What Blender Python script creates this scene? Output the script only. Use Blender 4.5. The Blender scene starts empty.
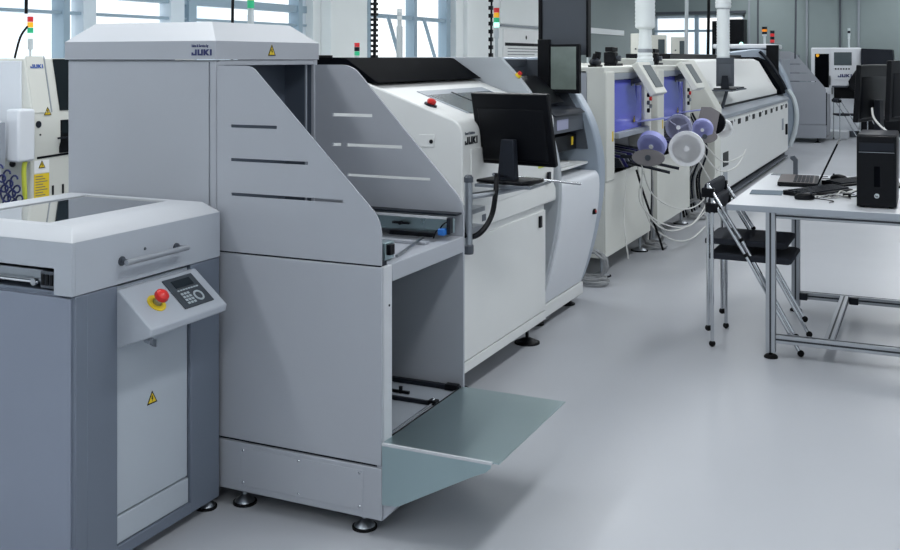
import bpy, bmesh, math, random
from mathutils import Vector, Matrix
random.seed(7)
sc = bpy.context.scene
COL = sc.collection
PI = math.pi

# ------------------------------------------------------------------ materials
def lin(c):
    return tuple(((x/255)/12.92 if x/255 <= .04045 else ((x/255+.055)/1.055)**2.4) for x in c)

def mat(name, rgb, rough=.5, metal=0., var=.04, scale=6., bump=0., bscale=300., alpha=1., emis=0., trans=0., coat=0.):
    m = bpy.data.materials.new(name); m.use_nodes = True
    nt = m.node_tree; b = nt.nodes['Principled BSDF']
    c = lin(rgb)
    tc = nt.nodes.new('ShaderNodeTexCoord')
    nz = nt.nodes.new('ShaderNodeTexNoise'); nz.inputs['Scale'].default_value = scale; nz.inputs['Detail'].default_value = 4
    nt.links.new(tc.outputs['Object'], nz.inputs['Vector'])
    mx = nt.nodes.new('ShaderNodeMix'); mx.data_type = 'RGBA'
    mx.inputs['A'].default_value = (*[x*(1-var) for x in c], 1)
    mx.inputs['B'].default_value = (*[min(1, x*(1+var)) for x in c], 1)
    nt.links.new(nz.outputs['Fac'], mx.inputs['Factor'])
    nt.links.new(mx.outputs['Result'], b.inputs['Base Color'])
    b.inputs['Roughness'].default_value = rough
    b.inputs['Metallic'].default_value = metal
    if 'gloss_cover' in name: b.inputs['IOR'].default_value = 1.03
    elif max(rgb) < 60 and not coat: b.inputs['Specular IOR Level'].default_value = .16
    if coat: b.inputs['Coat Weight'].default_value = coat
    if alpha < 1: b.inputs['Alpha'].default_value = alpha
    if trans: b.inputs['Transmission Weight'].default_value = trans
    if emis:
        b.inputs['Emission Color'].default_value = (*c, 1); b.inputs['Emission Strength'].default_value = emis
    if bump:
        n2 = nt.nodes.new('ShaderNodeTexNoise'); n2.inputs['Scale'].default_value = bscale
        nt.links.new(tc.outputs['Object'], n2.inputs['Vector'])
        bp = nt.nodes.new('ShaderNodeBump'); bp.inputs['Strength'].default_value = bump; bp.inputs['Distance'].default_value = .001
        nt.links.new(n2.outputs['Fac'], bp.inputs['Height']); nt.links.new(bp.outputs['Normal'], b.inputs['Normal'])
    return m

M = {}
M['loader'] = mat('grey_powder_coat', (164, 168, 176), .42, var=.03, bump=.15)
M['loader_lit'] = mat('pale_lit_grey_paint', (192, 195, 200), .4, var=.02, bump=.12)  # lighter copy of the grey, light from above put into the colour
M['loader_in'] = mat('shaded_inner_grey', (104, 110, 122), .5, var=.05, bump=.15)  # interior shade put into a darker grey
M['recess'] = mat('shaded_recess_grey', (78, 86, 98), .5)  # shade of the recess put into the colour
M['lid_side'] = mat('shaded_lid_grey', (172, 178, 187), .42, var=.02, bump=.12)  # lid sides painted in a shaded tone, shared by the control box
M['panel'] = mat('pale_blue_grey_panel', (176, 184, 193), .42, var=.02, bump=.12)
M['near_arch'] = mat('pale_grey_arch_paint', (172, 178, 184), .45, var=.03)
M['console'] = mat('matt_grey_console_screen', (104, 112, 116), .65, var=.05)
M['slate'] = mat('blue_grey_paint', (106, 115, 129), .42, var=.04, bump=.15)
M['slate2'] = mat('blue_grey_panel_paint', (130, 138, 154), .42, var=.04, bump=.15)
M['white'] = mat('warm_white_machine_paint', (222, 224, 223), .42, var=.02, bump=.1)
M['white_blue'] = mat('cool_white_machine_paint', (222, 226, 232), .38, var=.02, bump=.1)
M['cream'] = mat('cream_machine_paint', (216, 217, 210), .45, var=.03)
M['grey_mid'] = mat('mid_grey_paint', (150, 157, 166), .42, var=.04)
M['grey_arch'] = mat('silver_blue_arch_paint', (160, 172, 186), .36, metal=.15, var=.04)
M['grey_dark'] = mat('dark_grey_paint', (72, 78, 87), .45, var=.06)
M['charcoal'] = mat('charcoal_plastic', (31, 35, 43), .45, var=.1)
M['black'] = mat('black_plastic', (11, 13, 18), .42, var=.15)
M['black_gloss'] = mat('black_gloss_cover', (10, 12, 16), .5, var=.1)
M['seam'] = mat('dark_seam_gap', (38, 42, 50), .7)
M['rubber'] = mat('black_rubber', (16, 16, 18), .7)
M['chrome'] = mat('chrome_steel', (205, 208, 212), .18, 1.)
M['steel'] = mat('brushed_steel', (165, 170, 176), .34, 1., var=.08, scale=30)
M['alu'] = mat('anodised_aluminium', (172, 176, 182), .38, .7, var=.05)
M['alu_groove'] = mat('aluminium_groove_shadow', (52, 56, 62), .6, .3)
M['glass_dark'] = mat('tinted_window_glass', (40, 50, 58), .04, var=.05, coat=1.)
M['glass_black'] = mat('smoked_machine_window', (26, 34, 38), .1, var=.3, scale=3)
M['red'] = mat('red_plastic', (205, 32, 28), .35)
M['yellow'] = mat('yellow_label', (226, 196, 40), .5)
M['orange'] = mat('orange_lamp_plastic', (240, 140, 30), .35, emis=.25)
M['lamp_red'] = mat('red_lamp_plastic', (200, 40, 45), .3, emis=.2)
M['lamp_yellow'] = mat('amber_lamp_plastic', (250, 180, 30), .3, emis=.3)
M['lamp_green'] = mat('green_lamp_plastic', (40, 170, 120), .3, emis=.35)
M['lamp_on'] = mat('lit_green_white_lamp', (190, 255, 235), .3, emis=1.2)
M['navy'] = mat('navy_print', (22, 34, 92), .5)
M['blue_print'] = mat('blue_print', (40, 80, 160), .5)
M['black_print'] = mat('black_print', (28, 30, 36), .6)
M['grey_print'] = mat('grey_print', (95, 102, 112), .6)
M['violet'] = mat('violet_acrylic_cover', (98, 104, 214), .18, var=.15, scale=4, coat=.5)
M['violet_dark'] = mat('deep_violet_panel', (38, 36, 96), .35, var=.3, scale=5)  # deep violet of the rear body, bay and some feeders
M['lilac'] = mat('lilac_translucent_plastic', (176, 180, 240), .3, var=.1, alpha=.9)
M['lilac_grey'] = mat('lilac_grey_plastic', (158, 160, 188), .4, var=.06)
M['taupe'] = mat('taupe_plastic', (132, 128, 130), .5, var=.06)
M['reel_white'] = mat('milky_white_reel_plastic', (246, 247, 248), .4, var=.03)
M['lcd'] = mat('dark_lcd_glass', (30, 38, 44), .2)
M['keypad'] = mat('dark_keypad_plastic', (52, 60, 68), .5)
M['key_grey'] = mat('pale_key_print', (170, 180, 186), .5)
M['screen_grey'] = mat('off_screen_glass', (70, 82, 88), .25, var=.05)
M['paper'] = mat('white_paper', (236, 238, 240), .8)
M['duct'] = mat('white_ribbed_duct_plastic', (226, 232, 234), .5)
M['pipe'] = mat('light_grey_pipe', (196, 204, 208), .45)
M['wire_white'] = mat('white_cable_sheath', (222, 222, 218), .5)
M['wire_grey'] = mat('grey_cable_sheath', (150, 152, 154), .55)
M['mat_blue'] = mat('blue_grey_work_mat', (90, 106, 118), .7)
M['wood_brown'] = mat('brown_laptop_deck', (92, 84, 84), .4)
M['seat_fabric'] = mat('black_seat_fabric', (40, 43, 50), .8, bump=.3, bscale=500)
M['tabletop'] = mat('white_laminate', (214, 217, 222), .3, var=.015)
M['frame_white'] = mat('white_window_frame', (214, 226, 236), .4)
M['frame_blue'] = mat('blue_grey_window_frame', (150, 172, 188), .4)
M['wall_pale'] = mat('pale_wall_paint', (236, 241, 243), .75, var=.02, bump=.1)
M['wall_grey'] = mat('grey_wall_cladding', (134, 147, 148), .6, var=.03)
M['ceiling'] = mat('white_ceiling_tiles', (225, 228, 230), .8)
M['blue_plastic'] = mat('blue_connector_plastic', (40, 110, 190), .4)
M['label_yellow_green'] = mat('yellow_green_label', (196, 204, 70), .6)

def glass_thin(name):
    m = bpy.data.materials.new(name); m.use_nodes = True; nt = m.node_tree
    for n in list(nt.nodes):
        if n.type != 'OUTPUT_MATERIAL': nt.nodes.remove(n)
    out = [n for n in nt.nodes if n.type == 'OUTPUT_MATERIAL'][0]
    t = nt.nodes.new('ShaderNodeBsdfTransparent'); t.inputs[0].default_value = (.95, .98, 1, 1)
    g = nt.nodes.new('ShaderNodeBsdfGlossy'); g.inputs['Roughness'].default_value = .02
    fr = nt.nodes.new('ShaderNodeFresnel'); fr.inputs[0].default_value = 1.35
    mx = nt.nodes.new('ShaderNodeMixShader')
    nt.links.new(fr.outputs[0], mx.inputs[0]); nt.links.new(t.outputs[0], mx.inputs[1]); nt.links.new(g.outputs[0], mx.inputs[2])
    nt.links.new(mx.outputs[0], out.inputs[0]); return m
M['pane'] = glass_thin('clear_window_pane')

def galvanised():
    m = mat('galvanised_sheet_steel', (156, 176, 180), .3, .85)
    nt = m.node_tree; b = nt.nodes['Principled BSDF']
    tc = nt.nodes.new('ShaderNodeTexCoord')
    v = nt.nodes.new('ShaderNodeTexNoise'); v.inputs['Scale'].default_value = 5; v.inputs['Detail'].default_value = 3
    nt.links.new(tc.outputs['Object'], v.inputs['Vector'])
    r = nt.nodes.new('ShaderNodeMapRange'); r.inputs['To Min'].default_value = .24; r.inputs['To Max'].default_value = .36
    nt.links.new(v.outputs['Fac'], r.inputs['Value']); nt.links.new(r.outputs['Result'], b.inputs['Roughness'])
    return m
M['galv'] = galvanised()

def floor_mat():
    m = mat('pale_grey_epoxy_floor', (178, 181, 187), .3, var=.03, scale=1.2)
    nt = m.node_tree; b = nt.nodes['Principled BSDF']
    tc = nt.nodes.new('ShaderNodeTexCoord'); n = nt.nodes.new('ShaderNodeTexNoise'); n.inputs['Scale'].default_value = 2.5; n.inputs['Detail'].default_value = 5
    nt.links.new(tc.outputs['Object'], n.inputs['Vector'])
    r = nt.nodes.new('ShaderNodeMapRange'); r.inputs['To Min'].default_value = .28; r.inputs['To Max'].default_value = .42
    nt.links.new(n.outputs['Fac'], r.inputs['Value']); nt.links.new(r.outputs['Result'], b.inputs['Roughness'])
    return m
M['floor'] = floor_mat()

# ------------------------------------------------------------------ geometry
class G:
    """collects shapes (scene coordinates) for ONE mesh object"""
    def __init__(s): s.bm = bmesh.new()
    def box(s, x0, x1, y0, y1, z0, z1):
        v = [s.bm.verts.new(p) for p in ((x0,y0,z0),(x1,y0,z0),(x1,y1,z0),(x0,y1,z0),(x0,y0,z1),(x1,y0,z1),(x1,y1,z1),(x0,y1,z1))]
        for f in ((3,2,1,0),(4,5,6,7),(0,1,5,4),(1,2,6,5),(2,3,7,6),(3,0,4,7)): s.bm.faces.new([v[i] for i in f])
        return s
    def hexa(s, pts):
        v = [s.bm.verts.new(p) for p in pts]
        for f in ((3,2,1,0),(4,5,6,7),(0,1,5,4),(1,2,6,5),(2,3,7,6),(3,0,4,7)): s.bm.faces.new([v[i] for i in f])
        return s
    def prism(s, pts, ax, a0, a1):
        """2D polygon pts, extruded on axis ax. ax='y': pts=(x,z); 'x': (y,z); 'z': (x,y)"""
        def P(p, a):
            return {'y': (p[0], a, p[1]), 'x': (a, p[0], p[1]), 'z': (p[0], p[1], a)}[ax]
        A = [s.bm.verts.new(P(p, a0)) for p in pts]; B = [s.bm.verts.new(P(p, a1)) for p in pts]
        s.bm.faces.new(A[::-1]); s.bm.faces.new(B)
        for i in range(len(pts)):
            j = (i+1) % len(pts); s.bm.faces.new((A[i], A[j], B[j], B[i]))
        return s
    def cyl(s, p0, p1, r, r2=None, n=16):
        p0 = Vector(p0); p1 = Vector(p1); r2 = r if r2 is None else r2
        d = (p1-p0).normalized(); u = d.orthogonal().normalized(); w = d.cross(u)
        A = []; B = []
        for i in range(n):
            a = 2*PI*i/n; o = u*math.cos(a)+w*math.sin(a)
            A.append(s.bm.verts.new(p0+o*r)); B.append(s.bm.verts.new(p1+o*r2))
        s.bm.faces.new(A[::-1]); s.bm.faces.new(B)
        for i in range(n):
            j = (i+1) % n; s.bm.faces.new((A[i], A[j], B[j], B[i]))
        return s
    def lathe(s, base, prof, axis=(0,0,1), n=20):
        b = Vector(base); d = Vector(axis).normalized(); u = d.orthogonal().normalized(); w = d.cross(u); rings = []
        for (r, h) in prof:
            rings.append([s.bm.verts.new(b+d*h+(u*math.cos(2*PI*i/n)+w*math.sin(2*PI*i/n))*max(r, .0002)) for i in range(n)])
        for k in range(len(rings)-1):
            for i in range(n):
                j = (i+1) % n; s.bm.faces.new((rings[k][i], rings[k][j], rings[k+1][j], rings[k+1][i]))
        s.bm.faces.new(rings[0][::-1]); s.bm.faces.new(rings[-1]); return s
    def tube(s, pts, r, n=8, smooth=True):
        P = [Vector(p) for p in pts]
        if smooth and len(P) > 2:
            Q = []
            for i in range(len(P)-1):
                a, b, c, d = P[max(i-1,0)], P[i], P[i+1], P[min(i+2,len(P)-1)]
                for k in range(6):
                    t = k/6
                    Q.append(.5*((2*b)+(c-a)*t+(2*a-5*b+4*c-d)*t*t+(3*b-a-3*c+d)*t**3))
            Q.append(P[-1]); P = Q
        rings = []; u = None
        for i, p in enumerate(P):
            d = (P[min(i+1,len(P)-1)]-P[max(i-1,0)])
            if d.length < 1e-7: d = Vector((0,0,1))
            d.normalize()
            u = d.orthogonal().normalized() if u is None else (u-d*u.dot(d))
            if u.length < 1e-5: u = d.orthogonal()
            u.normalize(); w = d.cross(u)
            rings.append([s.bm.verts.new(p+(u*math.cos(2*PI*k/n)+w*math.sin(2*PI*k/n))*r) for k in range(n)])
        for a in range(len(rings)-1):
            for k in range(n):
                j = (k+1) % n; s.bm.faces.new((rings[a][k], rings[a][j], rings[a+1][j], rings[a+1][k]))
        s.bm.faces.new(rings[0][::-1]); s.bm.faces.new(rings[-1]); return s
    def coil(s, c, R, r, turns=3, axis='z', h=.02, wob=.01):
        pts = []; N = 14*turns
        for i in range(N+1):
            a = 2*PI*i/14; rr = R+random.uniform(-wob, wob)
            o = (math.cos(a)*rr, math.sin(a)*rr, h*i/N)
            if axis == 'x': o = (o[2], o[0], o[1])
            if axis == 'y': o = (o[0], o[2], o[1])
            pts.append((c[0]+o[0], c[1]+o[1], c[2]+o[2]))
        return s.tube(pts, r, 6, smooth=False)
    def mesh(s, me, mtx):
        n0 = len(s.bm.verts); s.bm.from_mesh(me); s.bm.verts.ensure_lookup_table()
        for v in s.bm.verts[n0:]: v.co = mtx @ v.co
        return s
    def ball(s, c, r, sx=1, sy=1, sz=1):
        bmesh.ops.create_uvsphere(s.bm, u_segments=14, v_segments=8, radius=r, matrix=Matrix.Translation(c) @ Matrix.Diagonal((sx, sy, sz, 1)))
        return s

def curve_mesh(cu):
    o = bpy.data.objects.new('tmp', cu); COL.objects.link(o)
    dg = bpy.context.evaluated_depsgraph_get()
    me = bpy.data.meshes.new_from_object(o.evaluated_get(dg)); bpy.data.objects.remove(o); return me

def frame(o, u, v):
    u = Vector(u).normalized(); v = Vector(v).normalized(); n = u.cross(v)
    m = Matrix((( u.x, v.x, n.x, o[0]), (u.y, v.y, n.y, o[1]), (u.z, v.z, n.z, o[2]), (0,0,0,1))); return m

def text(g, s, o, u, v, size, bold=0., sx=1., depth=.0008, align='LEFT'):
    cu = bpy.data.curves.new('t', 'FONT'); cu.body = s; cu.size = size; cu.offset = bold; cu.extrude = depth; cu.align_x = align
    cu.resolution_u = 3
    me = curve_mesh(cu); g.mesh(me, frame(o, u, v) @ Matrix.Diagonal((sx, 1, 1, 1))); bpy.data.meshes.remove(me); return g

JUKI = ([(0,0),(1.05,0),(1.05,1),(.70,1),(.70,.28),(.33,.28),(.33,.5),(0,.5)],
        [(1.22,0),(2.27,0),(2.27,1),(1.94,1),(1.94,.28),(1.55,.28),(1.55,1),(1.22,1)],
        [(2.42,0),(2.76,0),(2.76,.34),(3.14,0),(3.60,0),(3.03,.52),(3.55,1),(3.10,1),(2.76,.66),(2.76,1),(2.42,1)],
        [(3.70,0),(4.04,0),(4.04,1),(3.70,1)])
def logo(g, o, u, v, h, depth=.0016):
    for L in JUKI: sheet(g, [(p[0]*h, p[1]*h) for p in L], [], o, u, v, depth)
    return g

def sheet(g, outer, holes, o, u, v, thick):
    cu = bpy.data.curves.new('s', 'CURVE'); cu.dimensions = '2D'; cu.fill_mode = 'BOTH'; cu.extrude = thick/2
    for poly in [outer]+holes:
        sp = cu.splines.new('POLY'); sp.points.add(len(poly)-1); sp.use_cyclic_u = True
        for i, p in enumerate(poly): sp.points[i].co = (p[0], p[1], 0, 1)
    me = curve_mesh(cu); g.mesh(me, frame(o, u, v)); bpy.data.meshes.remove(me); return g

def arc(cx, cy, r, a0, a1, n=8):
    return [(cx+r*math.cos(math.radians(a0+(a1-a0)*i/n)), cy+r*math.sin(math.radians(a0+(a1-a0)*i/n))) for i in range(n+1)]
def spline2(P, k=6):
    Q = []
    for i in range(len(P)-1):
        a, b, c, d = [Vector(P[j]) for j in (max(i-1,0), i, i+1, min(i+2, len(P)-1))]
        for q in range(k):
            t = q/k; p = .5*((2*b)+(c-a)*t+(2*a-5*b+4*c-d)*t*t+(3*b-a-3*c+d)*t**3); Q.append((p.x, p.y))
    Q.append(tuple(P[-1])); return Q

def rot_about(g, c, axis, deg):
    bmesh.ops.rotate(g.bm, cent=Vector(c), matrix=Matrix.Rotation(math.radians(deg), 3, axis), verts=g.bm.verts); return g

def quad(pts):
    g = G(); g.bm.faces.new([g.bm.verts.new(p) for p in pts]); return g

def link(name, g, m, origin=(0,0,0), parent=None, bev=0., seg=2, smooth=True, fixn=True):
    me = bpy.data.meshes.new(name)
    if fixn: bmesh.ops.recalc_face_normals(g.bm, faces=g.bm.faces)
    bmesh.ops.translate(g.bm, vec=-Vector(origin), verts=g.bm.verts)
    g.bm.to_mesh(me); g.bm.free()
    me.materials.append(M[m] if isinstance(m, str) else m)
    if smooth:
        for p in me.polygons: p.use_smooth = True
        me.set_sharp_from_angle(angle=math.radians(35))
    o = bpy.data.objects.new(name, me); COL.objects.link(o); o.parent = parent
    if bev:
        b = o.modifiers.new('bevel', 'BEVEL'); b.width = bev; b.segments = seg; b.limit_method = 'ANGLE'; b.angle_limit = math.radians(40)
    return o

class T:
    """a thing: an Empty at its base whose children are its parts (shapes given in scene coordinates)"""
    def __init__(s, name, label, cat, loc=(0,0,0), group=None):
        s.o = bpy.data.objects.new(name, None); COL.objects.link(s.o); s.o.location = loc; s.loc = loc
        s.o.empty_display_size = .1; s.o['label'] = label; s.o['category'] = cat
        if group: s.o['group'] = group
    def part(s, name, g, m, parent=None, bev=0., label=None, **k):
        p = link(name, g, m, s.loc, parent or s.o, bev, **k)
        if label: p['label'] = label
        return p

def single(name, g, m, label, cat, loc, group=None, bev=0., **k):
    o = link(name, g, m, loc, None, bev, **k); o.location = loc; o['label'] = label; o['category'] = cat
    if group: o['group'] = group
    return o
def struct(name, g, m, parent=None, bev=0.):
    o = link(name, g, m, (0,0,0), parent, bev)
    o['kind'] = 'structure'
    return o
def dup(root, loc, rz=None, label=None, group=None):
    r = root.copy(); COL.objects.link(r); r.location = loc
    if rz is not None: r.rotation_euler = (0, 0, rz)
    if label: r['label'] = label
    if group: r['group'] = group
    for ch in list(root.children):
        c = ch.copy(); COL.objects.link(c); c.parent = r
        for q in ch.children:
            d = q.copy(); COL.objects.link(d); d.parent = c
    return r

def warn(t, c, u, v, size, parent=None):
    """yellow warning triangle with a black mark"""
    s = size/2; h = size*.87
    g = G(); n = Vector(u).normalized().cross(Vector(v).normalized())
    o = Vector(c)
    sheet(g, [(-s,0),(s,0),(0,h)], [], o, u, v, .0016)
    a = t.part('warning_sign', g, 'yellow', parent)
    g = G(); k = .8
    sheet(g, [(-s,0),(s,0),(0,h)], [[(-s*k+.12*s*0, h*.09),(s*k, h*.09),(0, h*.86)]], o+n*.0006, u, v, .0022)
    sheet(g, [(-.10*s,h*.62),(.12*s,h*.62),(.02*s,h*.45),(.18*s,h*.45),(-.06*s,h*.14),(.0*s,h*.38),(-.16*s,h*.38)], [], o+n*.0006, u, v, .0022)
    b = link('warning_symbol', g, 'black_print', t.loc, None, 0); 
    if parent is None: b.parent = a
    else: b.parent = parent
    return a

def level_foot(t, x, y, ztop, r=.035, m='steel'):
    g = G(); g.lathe((x,y,0), [(r,0),(r,.006),(r*.9,.012),(r*.45,.026),(r*.3,.03),(.009,.032),(.009,ztop)])
    f = t.part('foot', g, m)
    g = G(); g.lathe((x,y,0), [(r*1.12,0),(r*1.12,.007),(r,.009)])
    t.part('rubber_pad', g, 'rubber', f)

def tower(t, x, y, z0, zl, r=.022, lamps=('lamp_red','lamp_yellow','lamp_green','lamp_on'), h=.045, pole_r=.008, body=.07, pole_m='pipe'):
    """stack light: pole from z0, body and lamps on top, first lamp uppermost"""
    g = G().cyl((x,y,z0),(x,y,zl-body),pole_r).cyl((x,y,zl-body),(x,y,zl),r*.85)
    p = t.part('signal_tower', g, pole_m)
    for i, l in enumerate(reversed(lamps)):
        q = G().cyl((x,y,zl+i*h+.001),(x,y,zl+(i+1)*h-.001),r)
        t.part('lamp', q, l, p)

# ------------------------------------------------------------------ camera
cam = bpy.data.cameras.new('camera'); co = bpy.data.objects.new('camera', cam); COL.objects.link(co)
co.location = (0, 0, 1.5); co.rotation_euler = (PI/2, 0, math.atan(480/1033.))
cam.sensor_width = 36; cam.lens = 1033/900*36; cam.shift_y = -216/900.; cam.clip_end = 200
sc.camera = co

# ------------------------------------------------------------------ the room
XL, XR, YB, YF, ZC = -5.5, 5.2, 22.3, -3.0, 3.3
struct('floor', G().box(XL-.3, XR+.2, YF-.2, YB+.2, -.1, 0), 'floor')
struct('ceiling', G().box(XL-.3, XR+.2, YF-.2, YB+.2, ZC, ZC+.1), 'ceiling')
def wall_holes(name, ax, a, thick, lo, hi, holes, m):
    g = G(); holes = sorted(holes); prev = lo
    def B(p0, p1, z0, z1):
        if ax == 'x': g.box(a, a+thick, p0, p1, z0, z1)
        else: g.box(p0, p1, a, a+thick, z0, z1)
    for (h0, h1, z0, z1) in holes:
        B(prev, h0, 0, ZC); B(h0, h1, 0, z0); B(h0, h1, z1, ZC); prev = h1
    B(prev, hi, 0, ZC)
    return struct(name, g, m)
W1 = (-1.5, 8.64, .85, 2.95); W2 = (9.72, 12.02, .85, 2.95)
wall_holes('wall_left', 'x', XL-.25, .25, YF-.2, YB+.2, [W1, W2], 'wall_pale')
WB = (-5.46, -3.53, .9, 2.44)
wall_holes('wall_back', 'y', YB, .25, XL-.3, XR+.2, [WB], 'wall_grey')
struct('wall_right', G().box(XR, XR+.2, YF-.2, YB+.2, 0, ZC), 'wall_pale')
struct('wall_front', G().box(XL-.3, XR+.2, YF-.25, YF, 0, ZC), 'wall_pale')
# panel joints of the grey cladding
for i, x in enumerate((-3.44, -3.26, -2.29, -1.65, -1.3, 1.4)):
    struct('trim_%d' % (i+1), G().box(x-.018, x+.018, YB-.03, YB, 0, ZC), 'grey_dark' if i in (1, 3) else 'grey_mid')
struct('trim_7', G().box(XL, -3.5, YB-.04, YB, 2.46, 2.52), 'grey_dark', bev=.005)
# left windows
def window(n, h, mull, bars, struts):
    y0, y1, z0, z1 = h; x = XL-.12
    g = G()
    for (a, b, c, d) in ((y0, y1, z0, z0+.06), (y0, y1, z1-.06, z1), (y0, y0+.06, z0, z1), (y1-.06, y1, z0, z1)): g.box(x-.04, x+.04, a, b, c, d)
    fr = struct('window_%d' % n, g, 'frame_white', bev=.004)
    for (ym, w, m) in mull:
        o = link('mullion', G().box(x-.05, x+.07, ym-w/2, ym+w/2, z0, z1), m, (0,0,0), fr, .004)
    for (z, w, m) in bars:
        o = link('transom', G().box(x-.045, x+.05, y0, y1, z-w/2, z+w/2), m, (0,0,0), fr, .003)
    for (a, b) in struts:
        o = link('strut', G().tube([a, b], .022, 6), 'frame_blue', (0,0,0), fr)
    o = link('pane', quad([(x-.01,y0+.03,z0+.03),(x-.01,y1-.03,z0+.03),(x-.01,y1-.03,z1-.03),(x-.01,y0+.03,z1-.03)]), 'pane', (0,0,0), fr, fixn=False)
    o = link('sill', G().box(XL-.2, XL+.1, y0-.05, y1+.05, z0-.05, z0-.005), 'frame_white', (0,0,0), fr, .004)
window(1, W1, [(3.1, .09, 'frame_blue'), (5.5, .06, 'frame_blue'), (5.72, .13, 'frame_white'), (6.69, .17, 'frame_white'), (6.88, .1, 'frame_blue'), (8.5, .07, 'frame_blue')],
       [(1.985, .07, 'frame_blue'), (1.83, .022, 'frame_blue'), (2.3, .08, 'frame_blue')], [])
window(2, W2, [(9.86, .08, 'frame_blue'), (10.98, .08, 'frame_blue'), (11.9, .12, 'frame_blue')],
       [(1.985, .045, 'frame_blue'), (2.6, .04, 'frame_blue')],
       [((XL+.02, 10.15, 1.98), (XL+.26, 10.1, 1.3)), ((XL+.02, 11.05, 1.98), (XL+.26, 11.0, 1.3))])
# back window
g = G()
x0, x1, z0, z1 = WB; y = YB+.1
for (a, b, c, d) in ((x0, x1, z0, z0+.06), (x0, x1, z1-.06, z1), (x0, x0+.06, z0, z1), (x1-.06, x1, z0, z1)): g.box(a, b, y-.04, y+.04, c, d)
fr = struct('window_3', g, 'frame_white', bev=.004)
for xm in (-4.55, -4.0): link('mullion', G().box(xm-.04, xm+.04, y-.05, y+.05, z0, z1), 'frame_blue', (0,0,0), fr)
link('transom', G().box(x0, x1, y-.045, y+.05, 2.08, 2.13), 'frame_blue', (0,0,0), fr)
link('pane', quad([(x0+.03,y-.01,z0+.03),(x1-.03,y-.01,z0+.03),(x1-.03,y-.01,z1-.03),(x0+.03,y-.01,z1-.03)]), 'pane', (0,0,0), fr, fixn=False)
# wall column and skirting
struct('trim_8', G().box(XL, XL+.12, 8.78, 9.5, 0, ZC), 'wall_pale', bev=.01)
struct('trim_9', G().box(XL, XL+.06, 12.25, 12.42, 0, ZC), 'wall_pale', bev=.01)
struct('baseboard_left', G().box(XL, XL+.02, YF, YB, 0, .1), 'grey_mid')
struct('baseboard_back', G().box(XL, XR, YB-.02, YB, 0, .1), 'grey_mid')

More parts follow.
